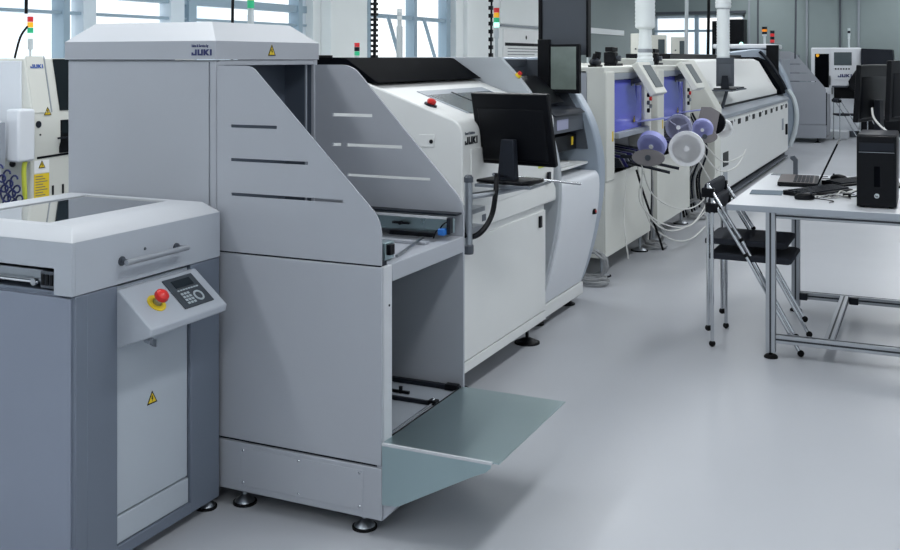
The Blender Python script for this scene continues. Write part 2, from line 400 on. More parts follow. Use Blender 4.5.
# ------------------------------------------------------------------ turning conveyor, nearest the camera
def turn_unit():
    x0, x1, y0, y1 = -2.84, -2.16, 2.158, 2.818
    t = T('board_turning_conveyor', 'blue-grey and white turning conveyor cabinet with glass lid and emergency stop, nearest the camera', 'machine', ((x0+x1)/2, (y0+y1)/2, 0))
    g = G().box(x0+.012, x1-.03, y0+.02, y1-.01, .04, .835)
    t.part('base_cabinet', g, 'slate2')
    # near side panel
    t.part('side_panel', G().box(x0+.02, x1-.014, y0+.008, y0+.02, .035, .83), 'slate2', bev=.002)
    g = G(); g.box(x1-.03, x1, y0+.014, 2.335, .035, .836).box(x1-.016, x1+.001, 2.215, 2.335, .035, .836)
    t.part('corner_post', g, 'slate', bev=.003)
    t.part('corner_post', G().box(x1-.03, x1, 2.668, y1-.004, .035, .836), 'slate', bev=.003)
    t.part('bottom_rail', G().box(x1-.03, x1, 2.335, 2.668, .035, .07), 'slate', bev=.002)
    t.part('front_panel', G().box(x1-.028, x1-.012, 2.338, 2.664, .156, .83), 'panel', bev=.002)
    t.part('kick_panel', G().box(x1-.028, x1-.008, 2.338, 2.664, .072, .151), 'panel', bev=.002)
    # lid
    a, zt = .05, 1.022
    g = G()
    gx0, gx1, gy0, gy1 = -2.70, -2.335, 2.245, 2.765
    # vertical skirt with the board slot cut into the near side
    g.prism([(x0,.988),(x1,.988),(x1,.838),(x1-.068,.838),(x1-.068,.912),(x0+.07,.912),(x0+.07,.838),(x0,.838)], 'y', y0, y0+.012)
    g.box(x1-.012, x1, y0+.012, y1, .838, .988).box(x0, x0+.012, y0+.012, y1, .838, .988).box(x0+.012, x1-.012, y1-.012, y1, .838, .988)
    # chamfered rim and flat frame around the glass
    bm = g.bm
    o = [(x0,y0,.988),(x1,y0,.988),(x1,y1,.988),(x0,y1,.988)]
    i = [(x0+a,y0+a,zt),(x1-a,y0+a,zt),(x1-a,y1-.03,zt),(x0+a,y1-.03,zt)]
    k = [(gx0,gy0,zt),(gx1,gy0,zt),(gx1,gy1,zt),(gx0,gy1,zt)]
    k2 = [(p[0],p[1],zt-.02) for p in k]
    O, I, K, K2 = [[bm.verts.new(p) for p in q] for q in (o, i, k, k2)]
    for A, B in ((O, I), (I, K), (K, K2)):
        for q in range(4): bm.faces.new((A[q], A[(q+1)%4], B[(q+1)%4], B[q]))
    me_split = [f for f in bm.faces if f.calc_center_median().z > .99]
    g2 = G(); vm = {}
    for f in me_split:
        for v in f.verts:
            if v not in vm: vm[v] = g2.bm.verts.new(v.co)
        g2.bm.faces.new([vm[v] for v in f.verts])
    bmesh.ops.delete(bm, geom=me_split, context='FACES')
    lid = t.part('lid', g, 'lid_side', bev=.002)
    t.part('lid_rim', g2, 'loader_lit', lid, bev=.002)  # upward faces painted in the lit tone, lighter than the skirt
    t.part('lid_glass', G().box(gx0-.002, gx1+.002, gy0-.002, gy1+.002, zt-.012, zt-.004), 'glass_dark', lid)
    # slot mouth: conveyor rail inside
    t.part('slot_floor', G().box(x0+.07, x1-.03, y0+.016, y1-.03, .836, .845), 'slate')
    g = G().box(x0+.08, x1-.085, y0+.03, y0+.075, .862, .898).box(x0+.08, x1-.12, y0+.012, y0+.03, .866, .874)
    r = t.part('conveyor_rail', g, 'steel', bev=.002)
    g = G().box(x1-.125, x1-.072, y0+.006, y0+.06, .853, .9)
    b = t.part('rail_end_block', g, 'grey_dark', r, bev=.002)
    g = G()
    for q in range(3): g.box(x1-.118+q*.016, x1-.108+q*.016, y0+.002, y0+.01, .862, .892)
    t.part('block_slots', g, 'black', r)
    g = G().cyl((x0+.1,y0+.004,.868),(x1-.13,y0+.004,.868),.004).cyl((x1-.145,y0-.002,.868),(x1-.145,y0+.016,.868),.01)
    t.part('guide_rod', g, 'chrome', r)
    # handle
    hx = x1+.034
    g = G().tube([(hx,2.335,.905),(hx,2.612,.905)], .0085, 12)
    h = t.part('handle', g, 'alu')
    for yb_ in (2.352, 2.595):
        t.part('handle_bracket', G().cyl((x1-.002,yb_,.905),(hx,yb_,.905),.007).cyl((x1-.001,yb_,.905),(x1+.004,yb_,.905),.014), 'grey_dark', h)
    t.part('screw', G().ball((x1,2.452,.925),.005), 'grey_dark')
    # sloping control box
    A = (x1+.005, .822); Bp = (x1+.130, .720); Cp = (x1+.126, .698); Dp = (x1-.01, .648); Ep = (x1-.01, .822)
    ya, yb = 2.333, 2.685
    g = G().prism([A, Bp, Cp, Dp, Ep], 'y', ya, yb)
    cb = t.part('control_box', g, 'lid_side', bev=.004)
    u = Vector((0,1,0)); dn = Vector((A[0]-Bp[0], 0, A[1]-Bp[1])); L = dn.length; v = dn.normalized(); n = u.cross(v)
    def Q(y, s, off=0): # point on the slope: s from lower edge (0) to upper (1)
        return Vector((Bp[0], y, Bp[1])) + dn*s + n*off
    def plate(y0_, y1_, s0, s1, th, off=0.):
        p = [Q(y0_,s0,off), Q(y1_,s0,off), Q(y1_,s1,off), Q(y0_,s1,off)]
        return G().hexa(p+[q+n*th for q in p])
    kp = t.part('keypad', plate(2.508, 2.645, .18, .92, .004), 'keypad', cb, bev=.001)
    t.part('display', plate(2.535, 2.62, .66, .84, .002, .0035), 'lcd', cb)
    g = G()
    for r_ in range(4):
        for c_ in range(3):
            p = Q(2.533+c_*.014, .25+r_*.075, .005)
            q = [p, p+u*.010, p+u*.010+v*.008, p+v*.008]; g.hexa(q+[w+n*.001 for w in q])
    for c_ in range(8):
        p = Q(2.53+c_*.0125, .575, .005); q = [p, p+u*.009, p+u*.009+v*.005, p+v*.005]; g.hexa(q+[w+n*.001 for w in q])
    t.part('keys', g, 'key_grey', cb)
    g = G(); c0 = Q(2.6, .38, .004)
    pts = [c0+u*math.cos(a*PI/8)*.017+v*math.sin(a*PI/8)*.017 for a in range(17)]
    g.tube(pts, .0035, 6, smooth=False)
    t.part('jog_ring', g, 'key_grey', cb)
    # emergency stop
    c = Q(2.425, .5)
    g = G().lathe(c, [(.031,0),(.031,.003),(.012,.004)], n)
    es = t.part('emergency_stop', g, 'yellow')
    t.part('stop_collar', G().lathe(c, [(.014,.003),(.014,.022),(.011,.024)], n), 'steel', es)
    t.part('stop_button', G().lathe(c, [(.012,.02),(.02,.024),(.0225,.03),(.021,.04),(.014,.046),(.0,.048)], n), 'red', es)
    # key switch under the box
    k = t.part('key_lock', G().cyl((x1-.015,2.47,.645),(x1+.012,2.47,.64),.011), 'chrome')
    t.part('key', G().box(x1+.012, x1+.03, 2.468, 2.472, .626, .648), 'steel', k)
    warn(t, (x1-.0115, 2.497, .44), (0,1,0), (0,0,1), .045)
    for (x, y) in ((x1-.035, 2.79), (x1-.05, 2.21), (x0+.05, 2.21), (x0+.05, 2.78)): level_foot(t, x, y, .045, .032)
turn_unit()

# ------------------------------------------------------------------ magazine loader
def slope_outline(xb, xf, zb, zt, cutx, botx_z, k=1.):
    """side guard outline in (x,z): flat top, rounded shoulder, straight slope, rounded nose"""
    pts = [(xb, zb), (xf, zb), (xf, botx_z-.03)]
    pts += spline2([(xf, botx_z-.03), (xf-.007, botx_z+.003), (xf-.025, botx_z+.035)], 4)[1:]
    pts += spline2([(cutx+.028*k, zt-.028*k), (cutx+.010*k, zt-.011*k), (cutx-.012*k, zt-.002*k), (cutx-.032*k, zt)], 4)
    pts += [(xb, zt)]
    return pts

def loader():
    x0, xs, x1, xh = -2.871, -2.196, -1.555, -1.785
    y0, y1 = 2.84, 3.475
    t = T('magazine_loader', 'tall grey magazine loader with slotted sloping side guards and galvanised flap', 'machine', ((x0+x1)/2, (y0+y1)/2, 0))
    # cabinet behind
    g = G().box(x0+.006, xs-.14, y0+.006, y1, .06, 1.496).box(xs-.14, xs-.004, y0+.006, y0+.02, .06, 1.496).box(xs-.14, xs-.004, y1-.015, y1, .06, 1.496).box(xs-.14, xs-.004, y0+.02, y1-.015, .06, .86)
    t.part('cabinet', g, 'loader', bev=.003)
    t.part('recess_shade_back', G().box(xs-.139, xs-.135, y0+.02, y1-.015, .861, 1.49), 'recess')  # added dark sheet that paints in the shade of the opening
    t.part('side_panel', G().box(x0+.012, xs-.028, y0-.001, y0+.008, .06, 1.49), 'loader', bev=.002)
    t.part('edge_strip', G().box(xs-.022, xs+.002, y0-.001, y0+.02, .86, 1.49), 'loader', bev=.002)
    # hood with raised middle ridge
    g = G(); bm = g.bm
    xh = xs+.006; ye = y1+.008
    def ring(z, i):
        return [bm.verts.new(p) for p in ((x0+i*1.0, y0-.006+i, z), (xh-i, y0-.006+i, z), (xh-i, ye-i*1.2, z), (x0+i, ye-i*1.2, z))]
    A = ring(1.498, 0); B = ring(1.562, 0); C = ring(1.630, .075)
    for P_, Q_ in ((A, B), (B, C)):
        for q in range(4): bm.faces.new((P_[q], P_[(q+1)%4], Q_[(q+1)%4], Q_[q]))
    bm.faces.new(A[::-1]); bm.faces.new(C)
    me_split = [f for f in bm.faces if f.calc_center_median().z > 1.57]
    g2 = G(); vm = {}
    for f in me_split:
        for v in f.verts:
            if v not in vm: vm[v] = g2.bm.verts.new(v.co)
        g2.bm.faces.new([vm[v] for v in f.verts])
    bmesh.ops.delete(bm, geom=me_split, context='FACES')
    hood = t.part('hood', g, 'loader')
    t.part('hood_top', g2, 'loader_lit', hood, bev=.003)  # upper faces split off, brightness of the lit top is in the colour
    g = G(); logo(g, (-2.292, y0-.0065, 1.512), (1,0,0), (0,0,1), .021)
    t.part('logo_lettering', g, 'navy', hood)
    g = G(); text(g, 'Sales & Service by', (-2.292, y0-.0065, 1.541), (1,0,0), (0,0,1), .0125, .0003, .78)
    t.part('small_lettering', g, 'navy', hood)
    warn(t, (xh+.001, 3.16, 1.512), (0,1,0), (0,0,1), .046, hood)
    # face of the tall cabinet with the magazine opening
    t.part('opening_header', G().box(xs-.03, xs, y0+.02, y1, 1.478, 1.497), 'loader', bev=.002)
    t.part('opening_post', G().box(xs-.012, xs+.002, y1-.02, y1+.004, .86, 1.497), 'loader', bev=.002)
    t.part('opening_post', G().box(xs-.03, xs, y0+.005, y0+.05, .86, 1.478), 'loader', bev=.002)
    t.part('recess_shade_side', G().box(xs-.135, xs-.004, y1-.019, y1-.0155, .861, 1.478), 'recess')  # dark sheet added for shade on the recess wall
    t.part('inner_post', G().box(xs-.022, xs-.016, y1-.05, y1-.042, .86, 1.478), 'grey_mid')
    # near slotted guard
    def slots(rows):
        H = []
        for (a, b, z0, z1, h) in rows:
            H.append([(a, z0-h), (b, z1-h), (b, z1+h), (a, z0+h)])
        return H
    g = G()
    out = slope_outline(xs+.008, x1, .853, 1.4775, -2.046, .985)
    sheet(g, out, slots([(-2.132,-1.947,1.275,1.275,.0055), (-2.132,-1.827,1.162,1.162,.0055), (-2.130,-1.695,1.046,1.046,.0055)]), (0, y0+.001, 0), (1,0,0), (0,0,1), .004)
    t.part('near_guard', g, 'loader')
    # lower near panel and plinth
    t.part('seam_backing', G().box(xs, x1-.01, y0+.012, y0+.05, .062, .86), 'seam')
    t.part('lower_panel', G().box(xs-.001, x1, y0-.001, y0+.012, .226, .846), 'loader', bev=.003)
    g = G().box(xs-.001, x1+.002, y0-.003, y0+.012, .055, .218)
    pl = t.part('plinth', g, 'loader', bev=.003)
    t.part('access_plate', G().box(-2.085, -1.62, y0-.0055, y0-.003, .078, .204), 'loader', pl, bev=.001)
    for sx in (-2.078, -1.86, -1.632):
        for sz in (.088, .194):
            t.part('screw', G().ball((sx, y0-.0058, sz), .0048, 1, .5, 1), 'chrome', pl)
    # front return flanges beside the opening (face the aisle)
    g = G().box(x1-.012, x1+.002, y0+.012, 2.905, .226, .846)
    f = t.part('corner_flange', g, 'loader_lit', bev=.002)
    t.part('screw', G().ball((x1+.002, 2.885, .72), .004), 'seam', f)
    # far side wall with slots
    g = G()
    out = slope_outline(-2.2, x1, .056, 1.4775, -2.031, .965, 1.6)
    sheet(g, out, slots([(-2.116,-1.938,1.283,1.283,.006), (-2.116,-2.076,1.167,1.167,.006), (-2.053,-1.809,1.167,1.167,.006), (-2.049,-1.691,1.051,1.051,.005)]), (0, 3.468, 0), (1,0,0), (0,0,1), .01)
    t.part('far_guard', g, 'loader')
    # shelf: conveyor deck
    t.part('deck', G().box(xs, x1-.002, y0+.02, 3.46, .825, .842), 'loader', bev=.002)
    t.part('deck_lip', G().box(x1-.05, x1+.001, 2.91, 3.462, .79, .848), 'loader', bev=.003)
    g = G().box(-2.1, x1-.004, 3.38, 3.40, .872, .922)
    r = t.part('conveyor_rail', g, 'galv', bev=.002)
    t.part('rail_strip', G().box(-2.1, x1-.022, 3.362, 3.372, .922, .93), 'loader_lit', r)
    t.part('rail_top', G().box(-2.1, x1-.003, 3.405, 3.455, .93, .937), 'charcoal', r)
    t.part('rail_belt', G().box(-1.80, x1-.07, 3.345, 3.358, .858, .872), 'black', r)
    t.part('rail_clip', G().box(-1.80, -1.73, 3.366, 3.374, .894, .902).cyl((-1.765,3.36,.898),(-1.765,3.376,.898),.007), 'black', r)
    t.part('cable_plug', G().box(-1.60, -1.572, 3.335, 3.365, .868, .892), 'blue_plastic', r, bev=.004)
    t.part('cable', G().tube([(-1.62,3.345,.855),(-1.61,3.345,.88),(-1.60,3.35,.886),(-1.585,3.35,.905),(-1.572,3.36,.915)], .003), 'black', r)
    t.part('rail_end_block', G().box(-1.572, -1.558, 3.352, 3.38, .872, .93), 'charcoal', r, bev=.002)
    t.part('side_rail', G().box(-2.1, x1-.06, 3.27, 3.30, .843, .853), 'loader', bev=.001)
    g = G().box(-1.8, -1.586, 2.92, 2.98, .852, .908)
    r2 = t.part('near_rail', g, 'galv', bev=.002)
    t.part('rail_cap', G().box(-1.586, -1.572, 2.93, 2.96, .868, .902), 'black', r2, bev=.002)
    g = G().tube([(-1.582, 2.99, .856), (-1.66, 3.34, .856)], .005, 8)
    t.part('cross_rod', g, 'steel')
    # inner bay: back and magazine floor
    t.part('bay_back', G().box(-2.19, -2.175, y0+.05, 3.46, .06, .84), 'loader_in')  # bay shade painted as a darker grey
    t.part('bay_floor', G().box(-2.175, x1-.01, y0+.03, 3.46, .27, .285), 'grey_mid')
    fr = t.part('magazine_rail', G().box(-2.15, x1-.005, 3.435, 3.455, .286, .302), 'charcoal', bev=.001)
    t.part('magazine_rail', G().box(-2.15, x1-.012, 3.252, 3.266, .286, .299), 'charcoal', bev=.001)
    t.part('rail_stop', G().box(-1.79, -1.71, 3.325, 3.335, .287, .296).cyl((-1.745,3.33,.286),(-1.745,3.33,.31),.007), 'black', fr)
    t.part('chrome_rod', G().tube([(x1-.02, 2.90, .295), (x1-.022, 3.25, .295)], .005, 8, False), 'chrome', fr)
    t.part('dark_rod', G().tube([(x1-.010, 2.91, .291), (x1-.010, 3.44, .291)], .004, 8, False), 'black', fr)
    t.part('rod_end', G().box(x1-.04, x1-.008, 3.245, 3.275, .287, .305), 'black', fr, bev=.002)
    t.part('rod_end', G().box(x1-.06, x1-.01, 3.425, 3.455, .287, .308), 'black', fr, bev=.002)
    t.part('rod_end', G().box(x1-.045, x1-.012, 2.90, 2.93, .286, .303), 'black', fr, bev=.002)
    t.part('rod_knob', G().ball((x1-.022, 3.255, .308), .006), 'chrome', fr)
    # galvanised flap with triangular cheek
    g = G().box(x1+.003, -1.158, y0-.002, 3.452, .297, .3)
    fl = t.part('flap', g, 'galv')
    g = G(); sheet(g, [(x1+.004,.294),(-1.182,.294),(-1.185,.282),(-1.20,.268),(-1.247,.246),(-1.49,.115),(-1.505,.111),(x1+.004,.108)], [], (0,y0-.004,0), (1,0,0), (0,0,1), .003)
    t.part('flap_cheek', g, 'galv', fl)
    t.part('fold_highlight', G().box(x1+.004, -1.18, y0-.007, y0+.002, .293, .301), 'loader_lit', fl)  # pale strip paints the highlight along the fold
    g = G(); sheet(g, [(x1+.004,.294),(-1.182,.294),(-1.247,.246),(-1.49,.115),(x1+.004,.108)], [], (0,3.45,0), (1,0,0), (0,0,1), .003)
    t.part('flap_cheek', g, 'galv', fl)
    # plinth front under the flap
    g = G().prism([(x1-.02,.055),(x1+.002,.055),(x1+.06,.115),(x1+.002,.29),(x1-.02,.29)], 'y', y0+.005, 3.46)
    t.part('front_plinth', g, 'loader')
    for (x, y) in ((-2.1, 2.875), (-1.642, 2.885), (-1.62, 3.43), (-2.8, 3.43)): level_foot(t, x, y, .07, .036)
loader()

# ------------------------------------------------------------------ solder paste printer
def printer():
    X, y0, y1 = -1.85, 4.11, 5.19
    t = T('solder_paste_printer', 'off-white solder paste printer with black rear cover behind the loader', 'machine', (-2.4, 4.66, 0))
    prof = [(-3.0,.12),(X,.12),(X,.738)]
    up = [(X+.012,.742),(X+.012,.80),(X,.83),(X,1.15)] + arc(X-.075, 1.165, .075, 0, 62, 6)[1:] + [(-2.33,1.392),(-3.0,1.392)]
    g = G().prism([(-3.0,.12),(X-.01,.12),(X-.01,.735),(-3.0,.735)], 'y', y0, y1)
    t.part('lower_cabinet', g, 'white', bev=.003)
    t.part('front_panel', G().box(X-.012, X, y0+.09*0+.012, y1-.006, .172, .70), 'white', bev=.002)
    t.part('kick_rail', G().box(X-.012, X, y0+.002, y1, .12, .166), 'white', bev=.002)
    g = G().prism([(-3.0,.735)]+[(X+.012,.735)]+up[1:], 'y', y0, y1+.13)
    up_ = t.part('upper_cover', g, 'white', bev=.008, seg=3)
    t.part('front_lid', G().box(X-.002, X+.004, y0+.09, y1-.1, .83, 1.1), 'white', up_, bev=.002)
    t.part('label_plate', G().box(X+.012, X+.0145, 4.30, 4.34, .765, .795), 'grey_print', up_)
    # sloping inspection window: lies on the slope
    sl = Vector((-2.33-(X-.04), 0, 1.392-1.231)); L = sl.length; s = sl/L; u = Vector((0,1,0)); n = u.cross(s)
    base = Vector((X-.04, 0, 1.231))
    if n.z < 0: n = -n
    def slab(ya, yb, a, b, th, off=.001):
        p = [base+s*a+u*ya+n*off, base+s*a+u*yb+n*off, base+s*b+u*yb+n*off, base+s*b+u*ya+n*off]
        return G().hexa(p+[q+n*th for q in p])
    w = t.part('window', slab(4.36, 5.14, .05, .33, .003), 'grey_mid')
    t.part('window_glass', slab(4.38, 5.12, .045, .275, .002, .003), 'screen_grey', w)
    t.part('window_rail', slab(4.66, 4.675, .03, .29, .003, .004), 'charcoal', w)
    # emergency stop on the slope
    c = base+s*.17+u*4.20
    e = t.part('emergency_stop', G().lathe(c, [(.03,0),(.03,.008),(.018,.01)], n), 'charcoal')
    t.part('stop_button', G().lathe(c, [(.018,.01),(.021,.016),(.021,.026),(.012,.032)], n), 'red', e)
    # side lock plate (near side)
    pl = t.part('lock_plate', G().box(-2.06, -1.985, y0-.003, y0, 1.11, 1.165), 'white', bev=.001)
    t.part('keyhole', G().cyl((-2.0,y0-.006,1.135),(-2.0,y0,1.135),.009), 'black', pl)
    # black rear cover
    g = G().prism([(-3.05,1.392),(-2.27,1.392),(-2.285,1.40),(-2.44,1.502),(-2.46,1.507),(-3.05,1.507)], 'y', y0+.004, y1+.12)
    bk = t.part('rear_cover', g, 'black_gloss', bev=.003)
    g = G(); g.box(-3.0, -2.9, 4.25, 4.75, 1.507, 1.52)
    t.part('cover_hinge', g, 'black', bk)
    g = G(); logo(g, (X+.001, 4.135, 1.122), (0,1,0), (0,0,1), .034)
    t.part('logo_lettering', g, 'black_print')
    g = G(); text(g, 'Smart Solution', (X+.001, 4.135, 1.166), (0,1,0), (0,0,1), .018, .0004, 1)
    t.part('small_lettering', g, 'grey_print')
    g = G(); text(g, 'D G', (X+.001, 4.95, 1.13), (0,1,0), (0,0,1), .036, .0012, 1.05)
    t.part('model_lettering', g, 'black_print')
    t.part('yellow_label', G().box(X, X+.006, 5.06, 5.16, .93, 1.09), 'label_yellow_green', bev=.001)
    t.part('door_latch', G().box(X, X+.012, 5.075, 5.105, .62, .68), 'black', bev=.002)
    t.part('switch_box', G().box(X+.008, X+.022, 5.18, 5.215, .84, .90), 'charcoal', bev=.003)
    # gas cylinder arm and shelf stay
    g = G().cyl((-1.75,3.95,.70),(-1.75,3.95,1.0),.017)
    ps = t.part('monitor_post', g, 'steel')
    t.part('post_clamp', G().lathe((-1.75,3.95,.685), [(.02,0),(.022,.01),(.022,.035),(.018,.04)]), 'grey_dark', ps)
    t.part('post_cap', G().lathe((-1.75,3.95,.985), [(.02,0),(.02,.02),(.012,.03)]), 'grey_dark', ps)
    g2 = G().tube([(-1.75,3.95,.925),(-1.70,4.1,.925),(-1.66,4.38,.925)], .014)
    t.part('arm', g2, 'steel', ps)
    t.part('tray', G().box(-1.81, -1.55, 4.15, 4.40, .94, .955), 'steel', ps, bev=.002)
    t.part('stay_rod', G().tube([(-1.70,4.1,1.005),(-1.60,5.0,.87)], .007), 'chrome', ps)
    t.part('wall_bracket', G().box(-1.86, -1.76, 3.94, 4.15, .76, .78).box(-1.86,-1.76,3.94,4.15,.84,.86), 'steel', ps)
    t.part('cable', G().tube([(-1.70,4.14,1.0),(-1.69,4.1,.92),(-1.70,4.08,.83),(-1.72,4.02,.77),(-1.745,3.96,.755),(-1.77,3.93,.78),(-1.79,3.95,.84)], .012), 'black', ps)
    for (x, y) in ((-1.93,5.12),(-1.95,4.25),(-2.9,5.1),(-2.9,4.2)): level_foot(t, x, y, .13, .06, 'black')
printer()

# monitor on the printer arm
def flat_monitor(name, label, loc, w, h, rz, zc, tilt=0., stand=True, back=True, m='black', gcol=None):
    """loc = base point, screen faces local +Y, back towards -Y; zc height of screen centre over base"""
    t = T(name, label, 'monitor', (0,0,0), gcol)
    g = G()
    d = .028
    g.prism([(-w/2,-h/2),(w/2,-h/2),(w/2,h/2),(-w/2,h/2)], 'y', -.0, d)
    # raised back hump
    g2 = G().hexa([(-w*.44,0,-h*.45),(w*.44,0,-h*.45),(w*.44,0,h*.3),(-w*.44,0,h*.3),(-w*.40,-.014,-h*.42),(w*.40,-.014,-h*.42),(w*.38,-.006,h*.22),(-w*.38,-.006,h*.22)])
    for q in (g, g2):
        if tilt: bmesh.ops.rotate(q.bm, cent=(0,0,0), matrix=Matrix.Rotation(tilt, 3, 'X'), verts=q.bm.verts)
        bmesh.ops.translate(q.bm, vec=(0,0,zc), verts=q.bm.verts)
    c = t.part('casing', g, m, bev=.005)
    t.part('back_bulge', g2, m, c, bev=.006)
    g = G().box(-w/2+.015, w/2-.015, d, d+.002, -h/2+.018, h/2-.015)
    if tilt: bmesh.ops.rotate(g.bm, cent=(0,0,0), matrix=Matrix.Rotation(tilt, 3, 'X'), verts=g.bm.verts)
    bmesh.ops.translate(g.bm, vec=(0,0,zc), verts=g.bm.verts)
    t.part('screen', g, 'lcd', c)
    if stand:
        g3 = G().hexa([(-.045,-.055,.01),(.045,-.055,.01),(.045,-.015,.01),(-.045,-.015,.01),(-.032,-.045,zc-h*.12),(.032,-.045,zc-h*.12),(.032,-.012,zc-h*.12),(-.032,-.012,zc-h*.12)])
        t.part('stand_neck', g3, 'charcoal', bev=.004)
        g4 = G().box(-.12,.12,-.11,.08,0,.014)
        t.part('stand_base', g4, 'black', bev=.005)
    else: pass
    t.o.location = loc; t.o.rotation_euler = (0,0,rz)
    return t
_m = flat_monitor('monitor', 'black flat monitor seen from behind on the arm of the solder printer', (-1.68, 4.27, .957), (.395), .33, math.radians(-10), .228, .24)

# ------------------------------------------------------------------ inspection machine with curved arch frames
ARCH = [(-2.6,1.51),(-2.176,1.511),(-2.06,1.39),(-1.985,1.295),(-1.889,1.126),(-1.838,.944),(-1.826,.79),(-1.835,.66),(-1.86,.5),(-1.905,.31),(-1.96,.15),(-2.0,.085),(-2.08,.05)]
def arch_poly(dx=0., inset=0.):
    P = [(p[0]+dx-inset, p[1]) for p in spline2(ARCH[1:], 4)]
    return [(-2.95,.05)]+[(-2.95,1.511)]+P
def paste_inspector():
    y0, y1 = 5.335, 6.22
    t = T('paste_inspection_machine', 'inspection machine with curved silver-blue arch frames and a raised dark lid', 'machine', (-2.4, 5.75, 0))
    t.part('arch_frame', G().prism(arch_poly(), 'y', y0, y0+.05), 'near_arch', bev=.004)
    t.part('arch_frame', G().prism(arch_poly(), 'y', y1-.12, y1), 'grey_arch', bev=.012, seg=3)
    t.part('inner_lining', G().prism([(-2.9,.95),(-1.90,.95),(-1.93,1.12),(-2.02,1.28),(-2.2,1.495),(-2.9,1.495)], 'y', y1-.135, y1-.121), 'grey_dark')
    t.part('core', G().box(-2.9, -2.16, y0+.05, y1-.12, .13, .86), 'grey_mid')
    t.part('upper_back', G().prism([(-2.9,.86),(-2.25,.86),(-2.3,1.45),(-2.9,1.45)], 'y', y0+.05, y1-.12), 'grey_dark')
    t.part('top_cover', G().box(-2.92, -2.3, y0+.05, y1-.12, 1.45, 1.5), 'grey_dark', bev=.004)
    # curved white door
    D = [(-1.945,.135),(-1.90,.28),(-1.86,.45),(-1.835,.6),(-1.825,.72),(-1.83,.79),(-1.85,.822)]
    P = spline2(D, 4)
    g = G().prism([(-2.16,.135)]+P+[(-2.16,.822)], 'y', y0+.055, y1-.125)
    d = t.part('door', g, 'white_blue', bev=.008)
    t.part('door_lock', G().cyl((-1.845,6.0,.58),(-1.822,6.0,.585),.017), 'black', d)
    t.part('lock_core', G().cyl((-1.822,6.0,.585),(-1.818,6.0,.586),.009), 'red', d)
    t.part('bottom_rail', G().box(-2.1, -1.94, y0+.02, y1-.1, .06, .13), 'white', bev=.003)
    # ledge with papers, drawers, keyboard shelf
    t.part('ledge', G().box(-2.2, -1.9, y0+.055, y1-.125, .86, .875), 'white', bev=.003)
    t.part('upper_drawer', G().box(-2.25, -1.93, y0+.06, y1-.13, 1.07, 1.17), 'grey_dark', bev=.004)
    t.part('drawer_label', G().box(-1.931, -1.928, 5.6, 5.8, 1.09, 1.15), 'lilac_grey')
    bx = t.part('black_box', G().box(-2.25, -1.97, y0+.06, y1-.14, .95, 1.045), 'black', bev=.004)
    t.part('yellow_tag', G().box(-1.97, -1.967, 5.98, 6.01, .98, 1.03), 'yellow', bx)
    g = G().hexa([(-2.2,5.5,1.175),(-1.9,5.5,1.175),(-1.9,6.05,1.175),(-2.2,6.05,1.175),(-2.2,5.5,1.24),(-1.93,5.5,1.20),(-1.93,6.05,1.20),(-2.2,6.05,1.24)])
    t.part('keyboard_shelf', g, 'charcoal', bev=.003)
    t.part('control_console', G().hexa([(-2.2,5.42,1.24),(-2.02,5.42,1.24),(-2.02,6.0,1.24),(-2.2,6.0,1.24),(-2.2,5.45,1.40),(-2.15,5.45,1.37),(-2.15,5.98,1.37),(-2.2,5.98,1.40)]), 'black', bev=.004)
    es = t.part('emergency_stop', G().cyl((-2.07,5.34,1.403),(-2.06,5.34,1.415),.017), 'yellow')
    t.part('stop_button', G().cyl((-2.06,5.34,1.415),(-2.05,5.34,1.427),.012), 'red', es)
    # built-in monitor in the recess
    g = G().box(-2.13, -1.925, 6.0, 6.04, 1.29, 1.59)
    mn = t.part('touch_screen_frame', g, 'black', bev=.004)
    t.part('touch_screen', G().box(-2.105, -1.945, 5.996, 6.0, 1.315, 1.575), 'screen_pattern', mn)
    t.part('hinge_plate', G().box(-2.19, -2.115, 5.99, 6.03, 1.27, 1.62), 'black', mn, bev=.003)
    # raised dark lid
    g = G().box(-2.2, -1.91, 6.10, 6.13, 1.525, 2.3)
    ld = t.part('raised_lid', g, 'grey_dark', bev=.004)
    t.part('lid_edge', G().box(-2.222, -2.198, 6.09, 6.15, 1.51, 2.30), 'black', ld, bev=.003)
    t.part('lid_edge', G().box(-1.912, -1.897, 6.09, 6.15, 1.51, 2.30), 'black', ld, bev=.003)
    for (x, y) in ((-2.02,6.03),(-2.03,5.5),(-2.85,6.0),(-2.85,5.5)): level_foot(t, x, y, .07, .05, 'black')
    t.part('cables', G().tube([(-2.03,5.42,.12),(-2.0,5.5,.04),(-1.99,5.62,.02),(-2.02,5.72,.08),(-2.05,5.8,.12)], .008).tube([(-2.08,5.4,.12),(-2.05,5.56,.03),(-2.02,5.7,.03),(-2.06,5.85,.12)], .006), 'wire_grey')
    tower(t, -2.487, 6.05, 1.5, 1.70, .018, ('lamp_red','lamp_yellow','lamp_green','lamp_on'), .031, .010, .07)

def screen_pattern():
    m = mat('reflective_green_grey_screen', (120, 132, 126), .15, var=.25, scale=14, coat=.5); return m
M['screen_pattern'] = screen_pattern()
paste_inspector()
g = G()
for q, (a, b) in enumerate(((5.62,-1.98),(5.66,-2.02),(5.60,-2.0))):
    g.box(b-.07, b+.06, a, a+.26, .877+q*.003, .879+q*.003)
single('paper_stack', g, 'paper', 'white crumpled papers lying on the ledge above the curved door', 'papers', (-2.0, 5.7, .877))

